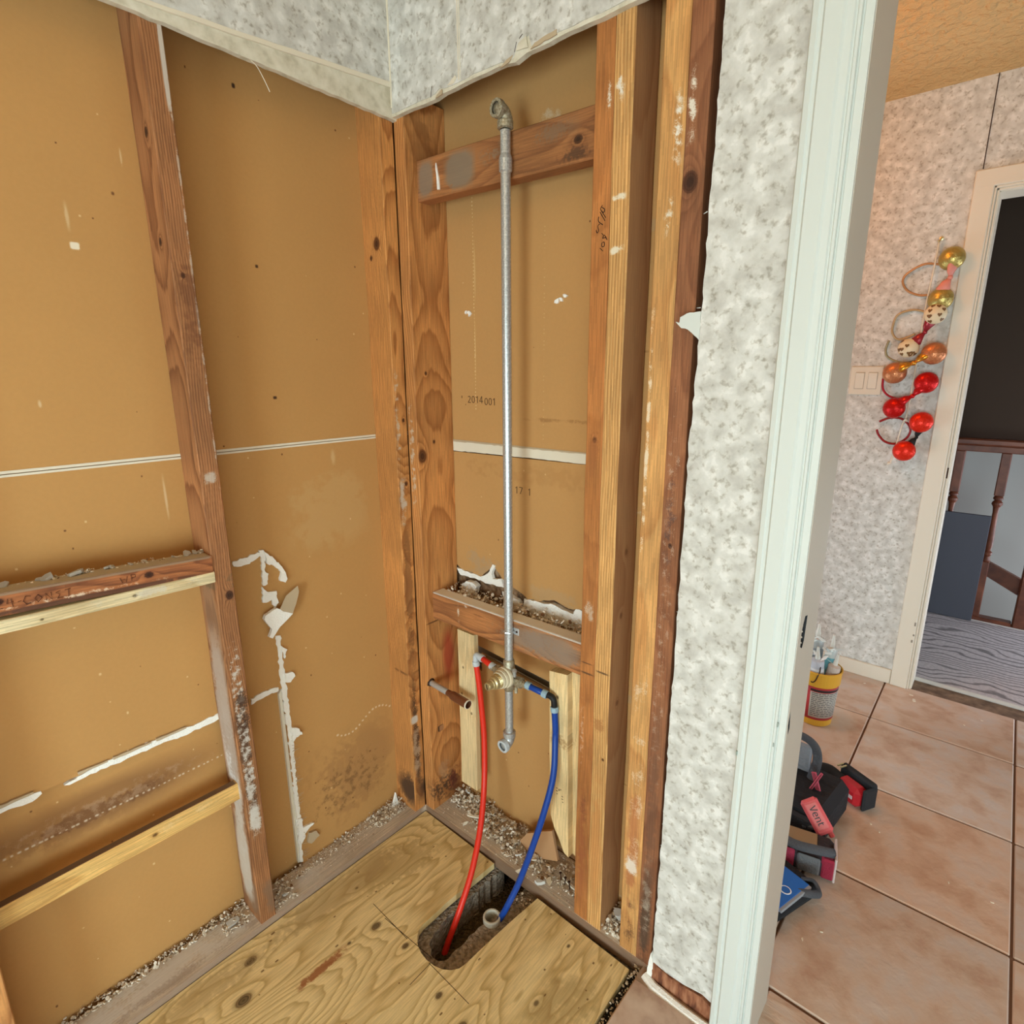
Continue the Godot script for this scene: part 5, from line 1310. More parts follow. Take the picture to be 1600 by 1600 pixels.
func build_hall():
	var w := setting("wall_far", "papered far wall of the hall with a doorway in it", "wall")
	cube("papered_drywall", Vector3(-0.40, 0.0, FAR - 0.12), Vector3(1.0, 2.313, FAR), M.paper, w)
	cube("papered_drywall", Vector3(1.0, 1.965, FAR - 0.12), Vector3(2.9, 2.313, FAR - 0.0008), M.paper, w)
	cube("papered_drywall", Vector3(1.80, 0.0, FAR - 0.12), Vector3(2.9, 1.965, FAR - 0.0004), M.paper, w)
	cube("paper_seam", Vector3(0.9985, 2.02, FAR - 0.004), Vector3(1.0015, 2.313, FAR + 0.0008), M.rust, w)
	var wl := setting("wall_hall", "papered end and long walls of the hall out of sight", "wall")
	cube("papered_drywall", Vector3(-0.50, 0.0, FAR - 0.12), Vector3(-0.40, 2.313, -0.10), M.paper, wl)
	cube("papered_drywall", Vector3(2.90, 0.0, FAR - 0.12), Vector3(3.0, 2.313, 0.013), M.paper, wl)
	cube("papered_drywall", Vector3(2.40, 0.0, -0.104), Vector3(2.95, 2.313, 0.0), M.paper, wl)
	cube("papered_drywall", Vector3(-0.45, 0.0, -0.32), Vector3(-0.11, 2.313, -0.10), M.paper, wl)
	cube("floor_bed", Vector3(-0.5, -0.08, -1.93), Vector3(0.11, 0.009, -0.10), mat(rgb(150, 112, 86), 0.6), wl)
	var cl := setting("ceiling_hall", "textured plaster ceiling of the hall", "ceiling")
	var cm := bumped(mat(rgb(218, 178, 122), 0.9), noise(FastNoiseLite.TYPE_SIMPLEX, 0.02, 4, 83, 30.0), 0.9, 512)
	cm.uv1_triplanar = true
	cm.uv1_world_triplanar = true
	cm.uv1_scale = Vector3.ONE * 1.6
	cube("ceiling_board", Vector3(-0.5, 2.313, -1.93), Vector3(3.0, 2.39, -0.09), cm, cl)
	var b := setting("baseboard_far", "white baseboard under the papered hall wall", "baseboard")
	var g := MB.new()
	g.bbox(Vector3(-0.40, 0.010, FAR), Vector3(0.982, 0.074, FAR + 0.014), 0.003)
	obj("baseboard", g.done(), M.hallwhite, b)

	# doorway in the far wall: flat casing, stepped stop, jamb
	var d := setting("door_2", "cream casing of the doorway at the end of the hall, open to a dim stair landing", "door")
	g = MB.new()
	g.bbox(Vector3(0.983, 0.010, FAR), Vector3(1.042, 2.012, FAR + 0.018), 0.003)
	var ca := obj("casing", g.done(), M.hallwhite, d)
	g = MB.new()
	g.bbox(Vector3(0.983, 1.956, FAR), Vector3(1.84, 2.014, FAR + 0.0185), 0.003)
	obj("head_casing", g.done(), M.hallwhite, d)
	for k in [[1.042, 0.013], [1.050, 0.007]]:
		g = MB.new()
		g.bbox(Vector3(k[0], 0.010, FAR - 0.03), Vector3(k[0] + 0.0075, 1.957 - (k[0] - 1.042), FAR + k[1]), 0.002)
		obj("casing_step", g.done(), M.hallwhite, d)
		g = MB.new()
		g.bbox(Vector3(k[0], 1.948 - (k[0] - 1.042), FAR - 0.03), Vector3(1.80, 1.957 - (k[0] - 1.042), FAR + k[1]), 0.002)
		obj("casing_step", g.done(), M.hallwhite, d)
	cube("jamb", Vector3(1.03, 0.010, FAR - 0.125), Vector3(1.060, 1.945, FAR - 0.004), M.hallwhite, d)
	cube("head_jamb", Vector3(1.058, 1.937, FAR - 0.125), Vector3(1.80, 1.97, FAR - 0.004), M.hallwhite, d)
	cube("casing", Vector3(1.78, 0.010, FAR), Vector3(1.84, 1.957, FAR + 0.018), M.hallwhite, d)
	for k in [[1.0515, 0.925, 0.042], [1.036, 0.30, 0.016], [1.034, 0.225, 0.012], [1.037, 0.255, 0.008]]:
		cube("latch_mortise" if k[2] > 0.03 else "paint_chip", Vector3(k[0] - 0.003, k[1], FAR + 0.004), Vector3(k[0] + 0.003, k[1] + k[2], FAR + (0.0075 if k[0] > 1.05 else 0.0186)), M.rust if k[2] > 0.03 else M.wallout, ca)
	# light switch
	var s := thing("light_switch", "white double rocker light switch on the papered hall wall", "light switch", "", Vector3(0.733, 1.2945, FAR))
	g = MB.new()
	g.bbox(Vector3(-0.058, -0.057, 0.0), Vector3(0.058, 0.057, 0.006), 0.0025)
	obj("cover_plate", g.done(), M.hallwhite, s)
	for x in [-0.023, 0.023]:
		g = MB.new()
		g.bbox(Vector3(x - 0.0168, -0.0335, 0.005), Vector3(x + 0.0168, 0.0335, 0.0066), 0.0005)
		var fr := obj("rocker_frame", g.done(), mat(rgb(170, 162, 150), 0.6), s)
		g = MB.new()
		var xf := Transform3D(Basis(Vector3.RIGHT, 0.06), Vector3(0, 0, 0.0055))
		g.bbox(Vector3(x - 0.0155, -0.032, -0.002), Vector3(x + 0.0155, 0.032, 0.0032), 0.001, xf)
		obj("rocker", g.done(), M.hallwhite, fr)

# ---------------------------------------------------------------- headbands on a cord
func sequin(c: Color, sd: int, metal := 0.75) -> StandardMaterial3D:
	var m := mat(c, 0.30, metal)
	var n := noise(FastNoiseLite.TYPE_CELLULAR, 0.10, 1, sd)
	n.cellular_return_type = FastNoiseLite.RETURN_CELL_VALUE
	var t := NoiseTexture2D.new()
	t.width = 128; t.height = 128; t.seamless = true; t.noise = n
	t.as_normal_map = true
	t.bump_strength = 5.0
	m.normal_enabled = true
	m.normal_texture = t
	m.uv1_triplanar = true
	m.uv1_scale = Vector3.ONE * 14.0
	return m

func ball(r: float, squash: float) -> ArrayMesh:
	var mb := MB.new(true)
	var p := []
	for k in 13:
		var a := PI * k / 12.0
		p.append(Vector2(maxf(0.0, sin(a)) * r, -cos(a) * r * squash))
	mb.lathe(p, 22)
	return mb.done()

func bow(m: Material, parent: Node, at: Vector3, size: float, turn: float):
	size *= 1.3
	var b := Basis(Vector3(0, 0, 1), turn)
	var mb := MB.new(true)
	for s in [-1.0, 1.0]:
		mb.tube([at, at + b * Vector3(s * 0.45, 0.10, 0.16) * size, at + b * Vector3(s * 0.9, 0.16, 0.10) * size, at + b * Vector3(s * 1.15, 0.02, 0.0) * size], [size * 0.10, size * 0.34, size * 0.50, size * 0.42], 12, true, 0.55)
	var o := obj("bow", mb.done(), m, parent)
	var k := MB.new(true)
	k.lathe([Vector2(0, -0.2 * size), Vector2(0.16 * size, -0.14 * size), Vector2(0.2 * size, 0), Vector2(0.16 * size, 0.14 * size), Vector2(0, 0.2 * size)], 12, Transform3D(b, at + Vector3(0, 0, 0.04 * size)))
	obj("bow_knot", k.done(), m, o)

func build_headbands():
	var gold := sequin(rgb(186, 166, 98), 5)
	var spots := mat(rgb(226, 206, 170), 0.4)
	var rose := sequin(rgb(198, 128, 86), 6, 0.6)
	var redm := sequin(rgb(196, 20, 18), 7, 0.5)
	var red2 := sequin(rgb(226, 44, 22), 8, 0.4)
	var pink := mat(rgb(222, 140, 124), 0.45)
	var wine := mat(rgb(150, 44, 52), 0.3, 0.3)
	var foil := mat(rgb(214, 152, 62), 0.25, 0.8)
	var rfoil := mat(rgb(190, 22, 26), 0.25, 0.4)
	var W := FAR
	# [label, ear a, ear b, radius, ear, band, band points, bow, bow size, bow turn, bow place]
	var sets := [
		["headband with two round gold sequinned ears and a pink bow, top of the hanging row", Vector3(0.957, 1.728, W + 0.044), Vector3(0.943, 1.590, W + 0.044), 0.041, gold, mat(rgb(190, 140, 96), 0.4, 0.4), [Vector3(0.925, 1.715, W + 0.012), Vector3(0.872, 1.722, W + 0.010), Vector3(0.822, 1.694, W + 0.010), Vector3(0.812, 1.665, W + 0.010), Vector3(0.832, 1.632, W + 0.010), Vector3(0.872, 1.612, W + 0.010), Vector3(0.915, 1.612, W + 0.012)], pink, 0.034, 1.35, Vector3(0.962, 1.662, W + 0.05)],
		["headband with cream heart-patterned ears and a dark rose bow, second in the hanging row", Vector3(0.937, 1.537, W + 0.062), Vector3(0.868, 1.418, W + 0.05), 0.036, spots, mat(rgb(186, 160, 120), 0.4, 0.3), [Vector3(0.905, 1.548, W + 0.014), Vector3(0.860, 1.560, W + 0.010), Vector3(0.812, 1.545, W + 0.010), Vector3(0.800, 1.500, W + 0.010), Vector3(0.806, 1.470, W + 0.010), Vector3(0.830, 1.452, W + 0.010), Vector3(0.878, 1.470, W + 0.012)], wine, 0.032, 1.1, Vector3(0.912, 1.474, W + 0.05)],
		["headband with copper sequinned ears and a gold foil bow, third in the hanging row", Vector3(0.950, 1.396, W + 0.05), Vector3(0.835, 1.325, W + 0.05), 0.041, rose, mat(rgb(160, 150, 116), 0.4, 0.4), [Vector3(0.795, 1.450, W + 0.010), Vector3(0.788, 1.415, W + 0.010), Vector3(0.800, 1.385, W + 0.010), Vector3(0.845, 1.365, W + 0.011), Vector3(0.895, 1.370, W + 0.012)], foil, 0.038, 0.55, Vector3(0.893, 1.362, W + 0.055)],
		["headband with dark red sequinned ears and a red bow, fourth in the hanging row", Vector3(0.941, 1.289, W + 0.046), Vector3(0.850, 1.190, W + 0.046), 0.040, redm, mat(rgb(170, 24, 40), 0.35, 0.2), [Vector3(0.793, 1.303, W + 0.010), Vector3(0.798, 1.262, W + 0.010), Vector3(0.822, 1.235, W + 0.010), Vector3(0.860, 1.226, W + 0.010), Vector3(0.902, 1.240, W + 0.014)], rfoil, 0.034, 0.75, Vector3(0.905, 1.238, W + 0.05)],
		["headband with bright red round ears and a black bow, bottom of the hanging row", Vector3(0.946, 1.139, W + 0.046), Vector3(0.905, 1.024, W + 0.046), 0.040, red2, mat(rgb(150, 22, 24), 0.4, 0.1), [Vector3(0.802, 1.132, W + 0.010), Vector3(0.838, 1.149, W + 0.010), Vector3(0.880, 1.145, W + 0.010), Vector3(0.910, 1.112, W + 0.012), Vector3(0.905, 1.075, W + 0.012), Vector3(0.870, 1.047, W + 0.010), Vector3(0.832, 1.052, W + 0.010), Vector3(0.806, 1.078, W + 0.010), Vector3(0.797, 1.100, W + 0.010)], M.black, 0.024, 1.2, Vector3(0.937, 1.078, W + 0.034)]]
	for s in sets:
		var t := thing("headband", s[0], "headband")
		var g := MB.new(true)
		g.tube(spline(s[6], 6), [0.0042], 8)
		obj("band", g.done(), s[5], t)
		for e in [s[1], s[2]]:
			var o := obj("round_ear", ball(s[3], 0.78), s[4], t)
			o.transform = Transform3D(Basis.from_euler(Vector3(PI / 2.0, 0.0, rng.randf_range(-0.3, 0.3))), e)
			if s[4] == spots:
				for k in 9:
					var n := Vector3(rng.randf_range(-0.8, 0.8), rng.randf_range(-0.8, 0.8), 0.0)
					n.z = sqrt(maxf(0.1, 1.0 - n.length_squared()))
					n = n.normalized()
					var side := n.cross(Vector3.UP).normalized()
					var upv := side.cross(n)
					var hp := []
					for q in [[0, -0.9], [0.75, -0.1], [0.8, 0.4], [0.4, 0.65], [0, 0.35], [-0.4, 0.65], [-0.8, 0.4], [-0.75, -0.1]]:
						hp.append(Vector2(q[0], q[1]) * 0.0088)
					var hm := obj("heart_spot", slab(PackedVector2Array(hp), 2, -0.001, 0.002), mat(rgb(120, 84, 48), 0.5), o)
					var local: Vector3 = o.transform.basis.inverse() * n
					var pos: Vector3 = local * Vector3(1, 0.78, 1) * float(s[3])
					hm.transform = Transform3D(o.transform.basis.inverse() * Basis(side, upv, n), pos * 0.99)
		bow(s[7], t, s[10], s[8], s[9])
	var c := thing("hanging_cord", "pale knotted cord on the hall wall carrying the row of headbands", "cord")
	var g := MB.new(true)
	g.tube(spline([Vector3(0.908, 1.795, W + 0.012), Vector3(0.905, 1.70, W + 0.016), Vector3(0.899, 1.57, W + 0.02), Vector3(0.897, 1.44, W + 0.022), Vector3(0.898, 1.34, W + 0.022), Vector3(0.896, 1.245, W + 0.024), Vector3(0.892, 1.15, W + 0.026), Vector3(0.885, 1.130, W + 0.03), Vector3(0.878, 1.075, W + 0.028), Vector3(0.870, 1.01, W + 0.024), Vector3(0.862, 0.968, W + 0.016)], 6), [0.0032], 8)
	obj("cord", g.done(), M.facing, c)
	g = MB.new(true)
	g.tube([Vector3(0.862, 0.970, W + 0.016), Vector3(0.857, 0.966, W + 0.016), Vector3(0.853, 0.960, W + 0.015)], [0.0045, 0.0058, 0.003], 8)
	obj("end_knot", g.done(), M.facing, c)
	g = MB.new(true)
	g.tube([Vector3(0.887, 1.14, W + 0.03), Vector3(0.893, 1.146, W + 0.034), Vector3(0.900, 1.139, W + 0.032)], [0.004, 0.006, 0.004], 8)
	obj("knot", g.done(), M.facing, c)
	var h := thing("wall_hook", "small brass hook at the top of the hanging cord", "hook")
	g = MB.new(true)
	g.tube(spline([Vector3(0.912, 1.808, W + 0.001), Vector3(0.912, 1.806, W + 0.014), Vector3(0.908, 1.795, W + 0.018), Vector3(0.903, 1.800, W + 0.020)], 4), [0.0024], 8)
	obj("hook_wire", g.done(), M.brass, h)
	g = MB.new()
	g.lathe([Vector2(0.007, 0.0), Vector2(0.007, 0.0015), Vector2(0.0, 0.003)], 12, along(Vector3(0.912, 1.808, W), Vector3(0.912, 1.808, 0)))
	obj("base_disc", g.done(), M.brass, h)

# ---------------------------------------------------------------- things on the hall floor
# part of a cylinder wall, angles in radians from +z towards +x
func shell(r0: float, r1: float, y0: float, y1: float, a0: float, a1: float, thick: float) -> ArrayMesh:
	var mb := MB.new(true)
	var n := maxi(4, int((a1 - a0) * 14.0))
	var P := func(a: float, r: float, y: float) -> Vector3: return Vector3(sin(a) * r, y, cos(a) * r)
	for i in n:
		var a := lerpf(a0, a1, float(i) / n)
		var b := lerpf(a0, a1, float(i + 1) / n)
		var out: Vector3 = P.call((a + b) / 2.0, 1.0, 0.0)
		mb.quad(P.call(a, r0 + thick, y0), P.call(b, r0 + thick, y0), P.call(b, r1 + thick, y1), P.call(a, r1 + thick, y1), out)
		mb.quad(P.call(a, r1, y1), P.call(b, r1, y1), P.call(b, r1 + thick, y1), P.call(a, r1 + thick, y1), Vector3.UP)
		mb.quad(P.call(a, r0, y0), P.call(b, r0, y0), P.call(b, r0 + thick, y0), P.call(a, r0 + thick, y0), Vector3.DOWN)
	return mb.done()

func build_bucket():
	var at := Vector3(0.800, 0.011, -1.300)
	var t := thing("plastic_bucket", "yellow plastic bucket with a red-edged grey text label, standing by the baseboard", "bucket", "", at)
	var yel := mat(rgb(224, 168, 56), 0.4)
	var g := MB.new()
	g.lathe([Vector2(0.0, 0.0), Vector2(0.057, 0.0), Vector2(0.060, 0.003), Vector2(0.0685, 0.170), Vector2(0.0725, 0.172), Vector2(0.0745, 0.218), Vector2(0.0765, 0.220), Vector2(0.0765, 0.226), Vector2(0.0730, 0.227), Vector2(0.0715, 0.222), Vector2(0.0580, 0.006), Vector2(0.0, 0.006)], 40)
	obj("pail", g.done(), yel, t)
	var lr := func(y: float) -> float: return 0.060 + (y - 0.003) * 0.0509
	var band := func(called: String, y0: float, y1: float, a0: float, a1: float, th: float, m: Material, par: Node):
		return obj(called, shell(lr.call(y0), lr.call(y1), y0, y1, a0, a1, th), m, par)
	var lab: Node = band.call("label", 0.028, 0.166, -1.6, 1.75, 0.0006, mat(rgb(190, 62, 66), 0.5), t)
	band.call("label_panel", 0.038, 0.146, -0.16, 1.62, 0.0010, mat(rgb(190, 184, 172), 0.55), lab)
	band.call("label_header", 0.149, 0.158, -0.16, 1.62, 0.0010, mat(rgb(52, 42, 40), 0.5), lab)
	var ink := mat(rgb(110, 106, 104), 0.7)
	for k in 13:
		var y := 0.140 - k * 0.0078
		var a := -0.08
		while a < 1.45:
			var w := rng.randf_range(0.10, 0.34)
			obj("text_line", shell(lr.call(y), lr.call(y + 0.0030), y, y + 0.0030, a, minf(a + w, 1.52), 0.0013), ink, lab)
			a += w + 0.05
	var wire := mat(rgb(70, 52, 42), 0.4, 0.7)
	g = MB.new(true)
	g.tube(spline([Vector3(0.008, 0.26, 0.050), Vector3(0.012, 0.235, 0.068), Vector3(0.008, 0.215, 0.0775), Vector3(0.002, 0.196, 0.0765), Vector3(-0.006, 0.187, 0.0765), Vector3(-0.012, 0.189, 0.0765)], 5), [0.0022], 7)
	var hk := obj("wire_hook", g.done(), wire)
	hk.position = at
	tag(hk, "dark wire hook hanging over the rim of the yellow bucket", "hook")
	var tubes := [
		["white caulk tube leaning in the middle of the yellow bucket", Vector3(0.006, 0.03, 0.028), Vector3(-0.006, 0.285, 0.045), 0.0235, rgb(196, 198, 206)],
		["teal-banded caulk tube at the left side of the yellow bucket", Vector3(-0.036, 0.02, 0.034), Vector3(-0.048, 0.275, 0.030), 0.0235, rgb(72, 142, 158)],
		["silver foil sachet tube standing tallest at the back of the yellow bucket", Vector3(-0.022, 0.02, -0.020), Vector3(-0.028, 0.345, -0.030), 0.0225, rgb(186, 192, 192)],
		["grey tube with a bent nozzle near the rear rim of the yellow bucket", Vector3(0.020, 0.02, -0.014), Vector3(0.026, 0.318, -0.024), 0.0200, rgb(206, 212, 208)],
		["beige tube lying against the right rim of the yellow bucket", Vector3(0.024, 0.05, 0.020), Vector3(0.050, 0.262, 0.012), 0.0215, rgb(206, 190, 178)]]
	var i := 0
	for s in tubes:
		var tt := thing("caulk_tube", s[0], "tube", "tubes in the yellow bucket", at)
		var xf := along(s[1], s[2])
		var L: float = (s[2] - s[1]).length()
		var r: float = s[3]
		g = MB.new()
		g.lathe([Vector2(0.0, 0.0), Vector2(r, 0.0), Vector2(r, L * 0.90), Vector2(r * 0.96, L * 0.93), Vector2(r * 0.5, L * 0.95), Vector2(0.0, L * 0.95)], 20, xf)
		obj("cartridge", g.done(), mat(s[4], 0.35, 0.25 if i in [2, 3] else 0.0), tt)
		g = MB.new()
		g.lathe([Vector2(r * 0.42, L * 0.945), Vector2(r * 0.36, L * 1.0), Vector2(0.0035, L * 1.0 + 0.035), Vector2(0.0, L * 1.0 + 0.035)], 12, xf)
		obj("nozzle", g.done(), mat(rgb(222, 220, 210), 0.4), tt)
		g = MB.new()
		g.lathe([Vector2(r + 0.0006, L * 0.55), Vector2(r + 0.0006, L * 0.82)], 20, xf)
		obj("printed_band", g.done(), mat([rgb(228, 226, 226), rgb(52, 116, 140), rgb(150, 156, 160), rgb(110, 168, 176), rgb(222, 210, 200)][i], 0.4), tt)
		i += 1
	# crumpled clear bag on top
	var cb := MB.new()
	var r2 := RandomNumberGenerator.new()
	r2.seed = 77
	for k in 26:
		var c := Vector3(r2.randf_range(-0.05, 0.04), r2.randf_range(0.245, 0.34), r2.randf_range(-0.02, 0.065))
		var a := c + Vector3(r2.randf_range(-0.022, 0.022), r2.randf_range(-0.012, 0.02), r2.randf_range(-0.015, 0.015))
		var b := c + Vector3(r2.randf_range(-0.022, 0.022), r2.randf_range(-0.02, 0.02), r2.randf_range(-0.015, 0.015))
		var d := a + (b - c) * 0.9
		cb.quad(c, a, d, b, Vector3(0.2, 0.3, 0.9))
	var wrap := obj("plastic_wrap", cb.done(), mat(rgb(226, 230, 226), 0.18))
	wrap.position = at
	tag(wrap, "crumpled clear plastic wrapping on top of the tubes in the bucket", "wrapping")

func cloth(c: Color, sd: int) -> StandardMaterial3D:
	var m := mat(c, 0.92)
	return bumped(m, noise(FastNoiseLite.TYPE_SIMPLEX, 0.05, 3, sd), 0.25, 128)

func build_tools():
	var blk := cloth(rgb(40, 39, 42), 2)
	var gry := cloth(rgb(104, 106, 112), 3)
	var pnk := cloth(rgb(196, 84, 100), 4)
	# soft bag with a grey carrying handle
	var t := thing("tool_bag", "black soft tool bag with a grey handle behind the door jamb", "bag", "", Vector3(0.885, 0.011, -0.745))
	var g := MB.new()
	g.bbox(Vector3(-0.15, 0.0, -0.10), Vector3(0.115, 0.115, 0.115), 0.022, Transform3D(Basis(Vector3.UP, -0.12), Vector3.ZERO))
	obj("bag_body", g.done(), blk, t)
	g = MB.new(true)
	g.tube(spline([Vector3(-0.11, 0.09, -0.03), Vector3(-0.085, 0.19, -0.03), Vector3(-0.03, 0.232, -0.028), Vector3(0.020, 0.222, -0.025), Vector3(0.037, 0.18, -0.018), Vector3(0.030, 0.12, -0.01), Vector3(0.024, 0.08, 0.0)], 6), [0.015], 12, true, 0.5)
	obj("handle", g.done(), gry, t)
	g = MB.new()
	g.bbox(Vector3(-0.10, 0.10, -0.045), Vector3(0.018, 0.205, -0.034), 0.006)
	obj("inner_panel", g.done(), cloth(rgb(150, 152, 158), 6), t)
	g = MB.new()
	g.bbox(Vector3(-0.07, 0.015, 0.11), Vector3(-0.015, 0.095, 0.128), 0.006, Transform3D(Basis(Vector3.UP, -0.12), Vector3.ZERO))
	g.bbox(Vector3(0.0, 0.015, 0.11), Vector3(0.085, 0.085, 0.13), 0.008, Transform3D(Basis(Vector3.UP, -0.12), Vector3.ZERO))
	obj("front_pocket", g.done(), cloth(rgb(52, 50, 53), 8), t)
	g = MB.new()
	g.bbox(Vector3(-0.004, 0.0, 0.0), Vector3(0.004, 0.085, 0.006), 0.002, Transform3D(Basis(Vector3(0, 0, 1), -0.35), Vector3(0.034, 0.100, 0.035)))
	g.bbox(Vector3(-0.007, 0.0, -0.003), Vector3(0.007, 0.070, 0.003), 0.002, Transform3D(Basis(Vector3(0, 0, 1), 0.32), Vector3(0.062, 0.102, 0.030)))
	obj("pink_strap", g.done(), pnk, t)
	g = MB.new()
	var ring := []
	for k in 13:
		ring.append(Vector3(0.075 + cos(TAU * k / 12.0) * 0.010, 0.030 + sin(TAU * k / 12.0) * 0.010, 0.128))
	g.tube(ring, [0.0024], 6, false)
	obj("buckle_ring", g.done(), M.chrome, t)
	g = MB.new()
	g.bbox(Vector3(0.05, 0.0, 0.0), Vector3(0.088, 0.012, 0.02), 0.003, Transform3D(Basis(Vector3(0, 0, 1), 0.3), Vector3(0.0, 0.035, 0.118)))
	obj("clip_strap", g.done(), gry, t)
	# pink case clipped on the bag
	var b := Basis.from_euler(Vector3(-0.55, 0.25, 0.62))
	var k := thing("pink_case", "small pink case with grey lettering lying against the black tool bag", "case", "", Vector3(0.962, 0.105, -0.628))
	k.basis = b
	g = MB.new()
	g.bbox(Vector3(-0.024, -0.047, -0.012), Vector3(0.024, 0.047, 0.012), 0.007)
	obj("case_shell", g.done(), mat(rgb(222, 96, 98), 0.45), k)
	g = MB.new()
	g.bbox(Vector3(-0.016, -0.034, 0.010), Vector3(0.016, 0.036, 0.0135), 0.002)
	obj("raised_panel", g.done(), mat(rgb(226, 120, 118), 0.45), k)
	var tm := TextMesh.new()
	var f := SystemFont.new()
	f.font_names = PackedStringArray(["Droid Sans"])
	tm.font = f
	tm.text = "Vent"
	tm.font_size = 32
	tm.pixel_size = 0.00078
	tm.depth = 0.0014
	var o := obj("lettering", tm, mat(rgb(52, 60, 62), 0.4), k)
	o.transform = Transform3D(Basis(Vector3(0, 0, 1), -PI / 2), Vector3(0.0, 0.002, 0.0142))
	g = MB.new()
	g.bbox(Vector3(0.004, -0.060, -0.004), Vector3(0.018, -0.044, 0.006), 0.003)
	obj("pull_tab", g.done(), mat(rgb(206, 82, 82), 0.45), k)
	# cordless tool lying on its side, battery foot towards the door
	var d := thing("cordless_drill", "black and red cordless drill lying beside the bag, battery foot outward", "drill", "", Vector3(1.000, 0.012, -0.905))
	g = MB.new()
	var bt := Transform3D(Basis(Vector3(-0.49, 0.0, 0.87), Vector3(0.87, 0.0, 0.49), Vector3(0.0, 1.0, 0.0)).orthonormalized(), Vector3(0.010, 0.0, -0.010))
	g.bbox(Vector3(-0.024, -0.060, 0.0), Vector3(0.0, 0.058, 0.082), 0.006, bt)
	g.bbox(Vector3(-0.020, 0.050, 0.0), Vector3(0.036, 0.062, 0.074), 0.005, bt)
	obj("battery", g.done(), M.rubber, d)
	g = MB.new()
	g.bbox(Vector3(0.0, -0.034, 0.002), Vector3(0.052, 0.0505, 0.068), 0.014, bt)
	obj("red_housing", g.done(), mat(rgb(186, 34, 44), 0.35), d)
	g = MB.new(true)
	g.tube(spline([bt * Vector3(0.030, -0.030, 0.040), bt * Vector3(0.036, -0.066, 0.050), bt * Vector3(0.060, -0.085, 0.052)], 5), [0.030, 0.027, 0.025], 14)
	obj("grip", g.done(), M.rubber, d)
	g = MB.new()
	for y in [-0.056, -0.045]:
		g.bbox(Vector3(-0.006, y, 0.079), Vector3(0.020, y + 0.005, 0.084), 0.001, bt)
	obj("battery_contact", g.done(), M.brass, d)
	g = MB.new()
	g.bbox(Vector3(0.051, 0.006, 0.030), Vector3(0.0535, 0.034, 0.042), 0.001, bt)
	obj("white_print", g.done(), mat(rgb(214, 190, 190), 0.5), d)
	# pink and grey pouch
	var p := thing("tool_pouch", "pink and grey open tool pouch in front of the black bag", "pouch", "", Vector3(0.935, 0.011, -0.545))
	var px := Transform3D(Basis(Vector3.UP, 0.22), Vector3.ZERO)
	g = MB.new()
	g.bbox(Vector3(-0.14, 0.0, -0.050), Vector3(0.094, 0.066, 0.052), 0.014, px)
	obj("pouch_body", g.done(), cloth(rgb(62, 58, 64), 12), p)
	g = MB.new()
	g.bbox(Vector3(-0.10, 0.012, 0.049), Vector3(-0.002, 0.068, 0.056), 0.004, px)
	obj("pink_pocket", g.done(), cloth(rgb(178, 58, 84), 14), p)
	g = MB.new()
	g.bbox(Vector3(0.004, 0.012, 0.049), Vector3(0.060, 0.064, 0.058), 0.004, px)
	obj("mesh_pocket", g.done(), cloth(rgb(112, 112, 114), 15), p)
	g = MB.new()
	g.bbox(Vector3(0.062, 0.008, 0.030), Vector3(0.094, 0.070, 0.0555), 0.005, px)
	obj("pink_corner", g.done(), cloth(rgb(160, 44, 66), 16), p)
	g = MB.new()
	g.bbox(Vector3(0.0915, 0.004, -0.03), Vector3(0.097, 0.078, 0.054), 0.002, px)
	obj("white_piping", g.done(), mat(rgb(206, 188, 182), 0.7), p)
	g = MB.new(true)
	g.tube(spline([Vector3(-0.13, 0.066, 0.020), Vector3(-0.06, 0.088, 0.040), Vector3(0.0, 0.082, 0.050), Vector3(0.06, 0.086, 0.036), Vector3(0.095, 0.078, 0.010)], 6), [0.012, 0.014, 0.012], 12, true, 0.5)
	obj("handle", g.done(), gry, p)
	g = MB.new()
	g.bbox(Vector3(-0.12, 0.066, -0.035), Vector3(0.05, 0.0685, 0.015), 0.001, px)
	obj("tan_lining", g.done(), mat(rgb(160, 136, 104), 0.85), p)
	# flat case with a blue package on it
	var c := thing("black_case", "flat black zipped case lying nearest the door jamb", "case", "", Vector3(0.930, 0.011, -0.410))
	var cx := Transform3D(Basis(Vector3.UP, -0.36), Vector3.ZERO)
	g = MB.new()
	g.bbox(Vector3(-0.13, 0.0, -0.070), Vector3(0.072, 0.042, 0.120), 0.014, cx)
	obj("case_shell", g.done(), blk, c)
	g = MB.new()
	g.bbox(Vector3(-0.13, 0.019, -0.071), Vector3(0.0728, 0.023, 0.121), 0.001, cx)
	obj("zip", g.done(), M.rubber, c)
	g = MB.new(true)
	g.tube(spline([Vector3(0.045, 0.044, 0.030), Vector3(0.085, 0.048, 0.012), Vector3(0.094, 0.042, -0.01), Vector3(0.075, 0.048, -0.03), Vector3(0.05, 0.046, -0.02)], 6), [0.009], 10, true, 0.5)
	obj("grey_loop", g.done(), gry, c)
	var bl := thing("blue_package", "blue flat package with a white ring printed on it, on top of the black case", "package", "", Vector3(0.955, 0.0575, -0.370))
	bl.basis = Basis.from_euler(Vector3(0.0, -0.30, 0.0))
	g = MB.new()
	g.bbox(Vector3(-0.055, -0.004, -0.060), Vector3(0.030, 0.005, 0.070), 0.002)
	obj("packet", g.done(), mat(rgb(34, 108, 196), 0.4), bl)
	g = MB.new()
	g.bbox(Vector3(0.028, -0.0035, -0.058), Vector3(0.036, 0.0045, 0.068), 0.001)
	obj("grey_edge", g.done(), mat(rgb(150, 154, 160), 0.5), bl)
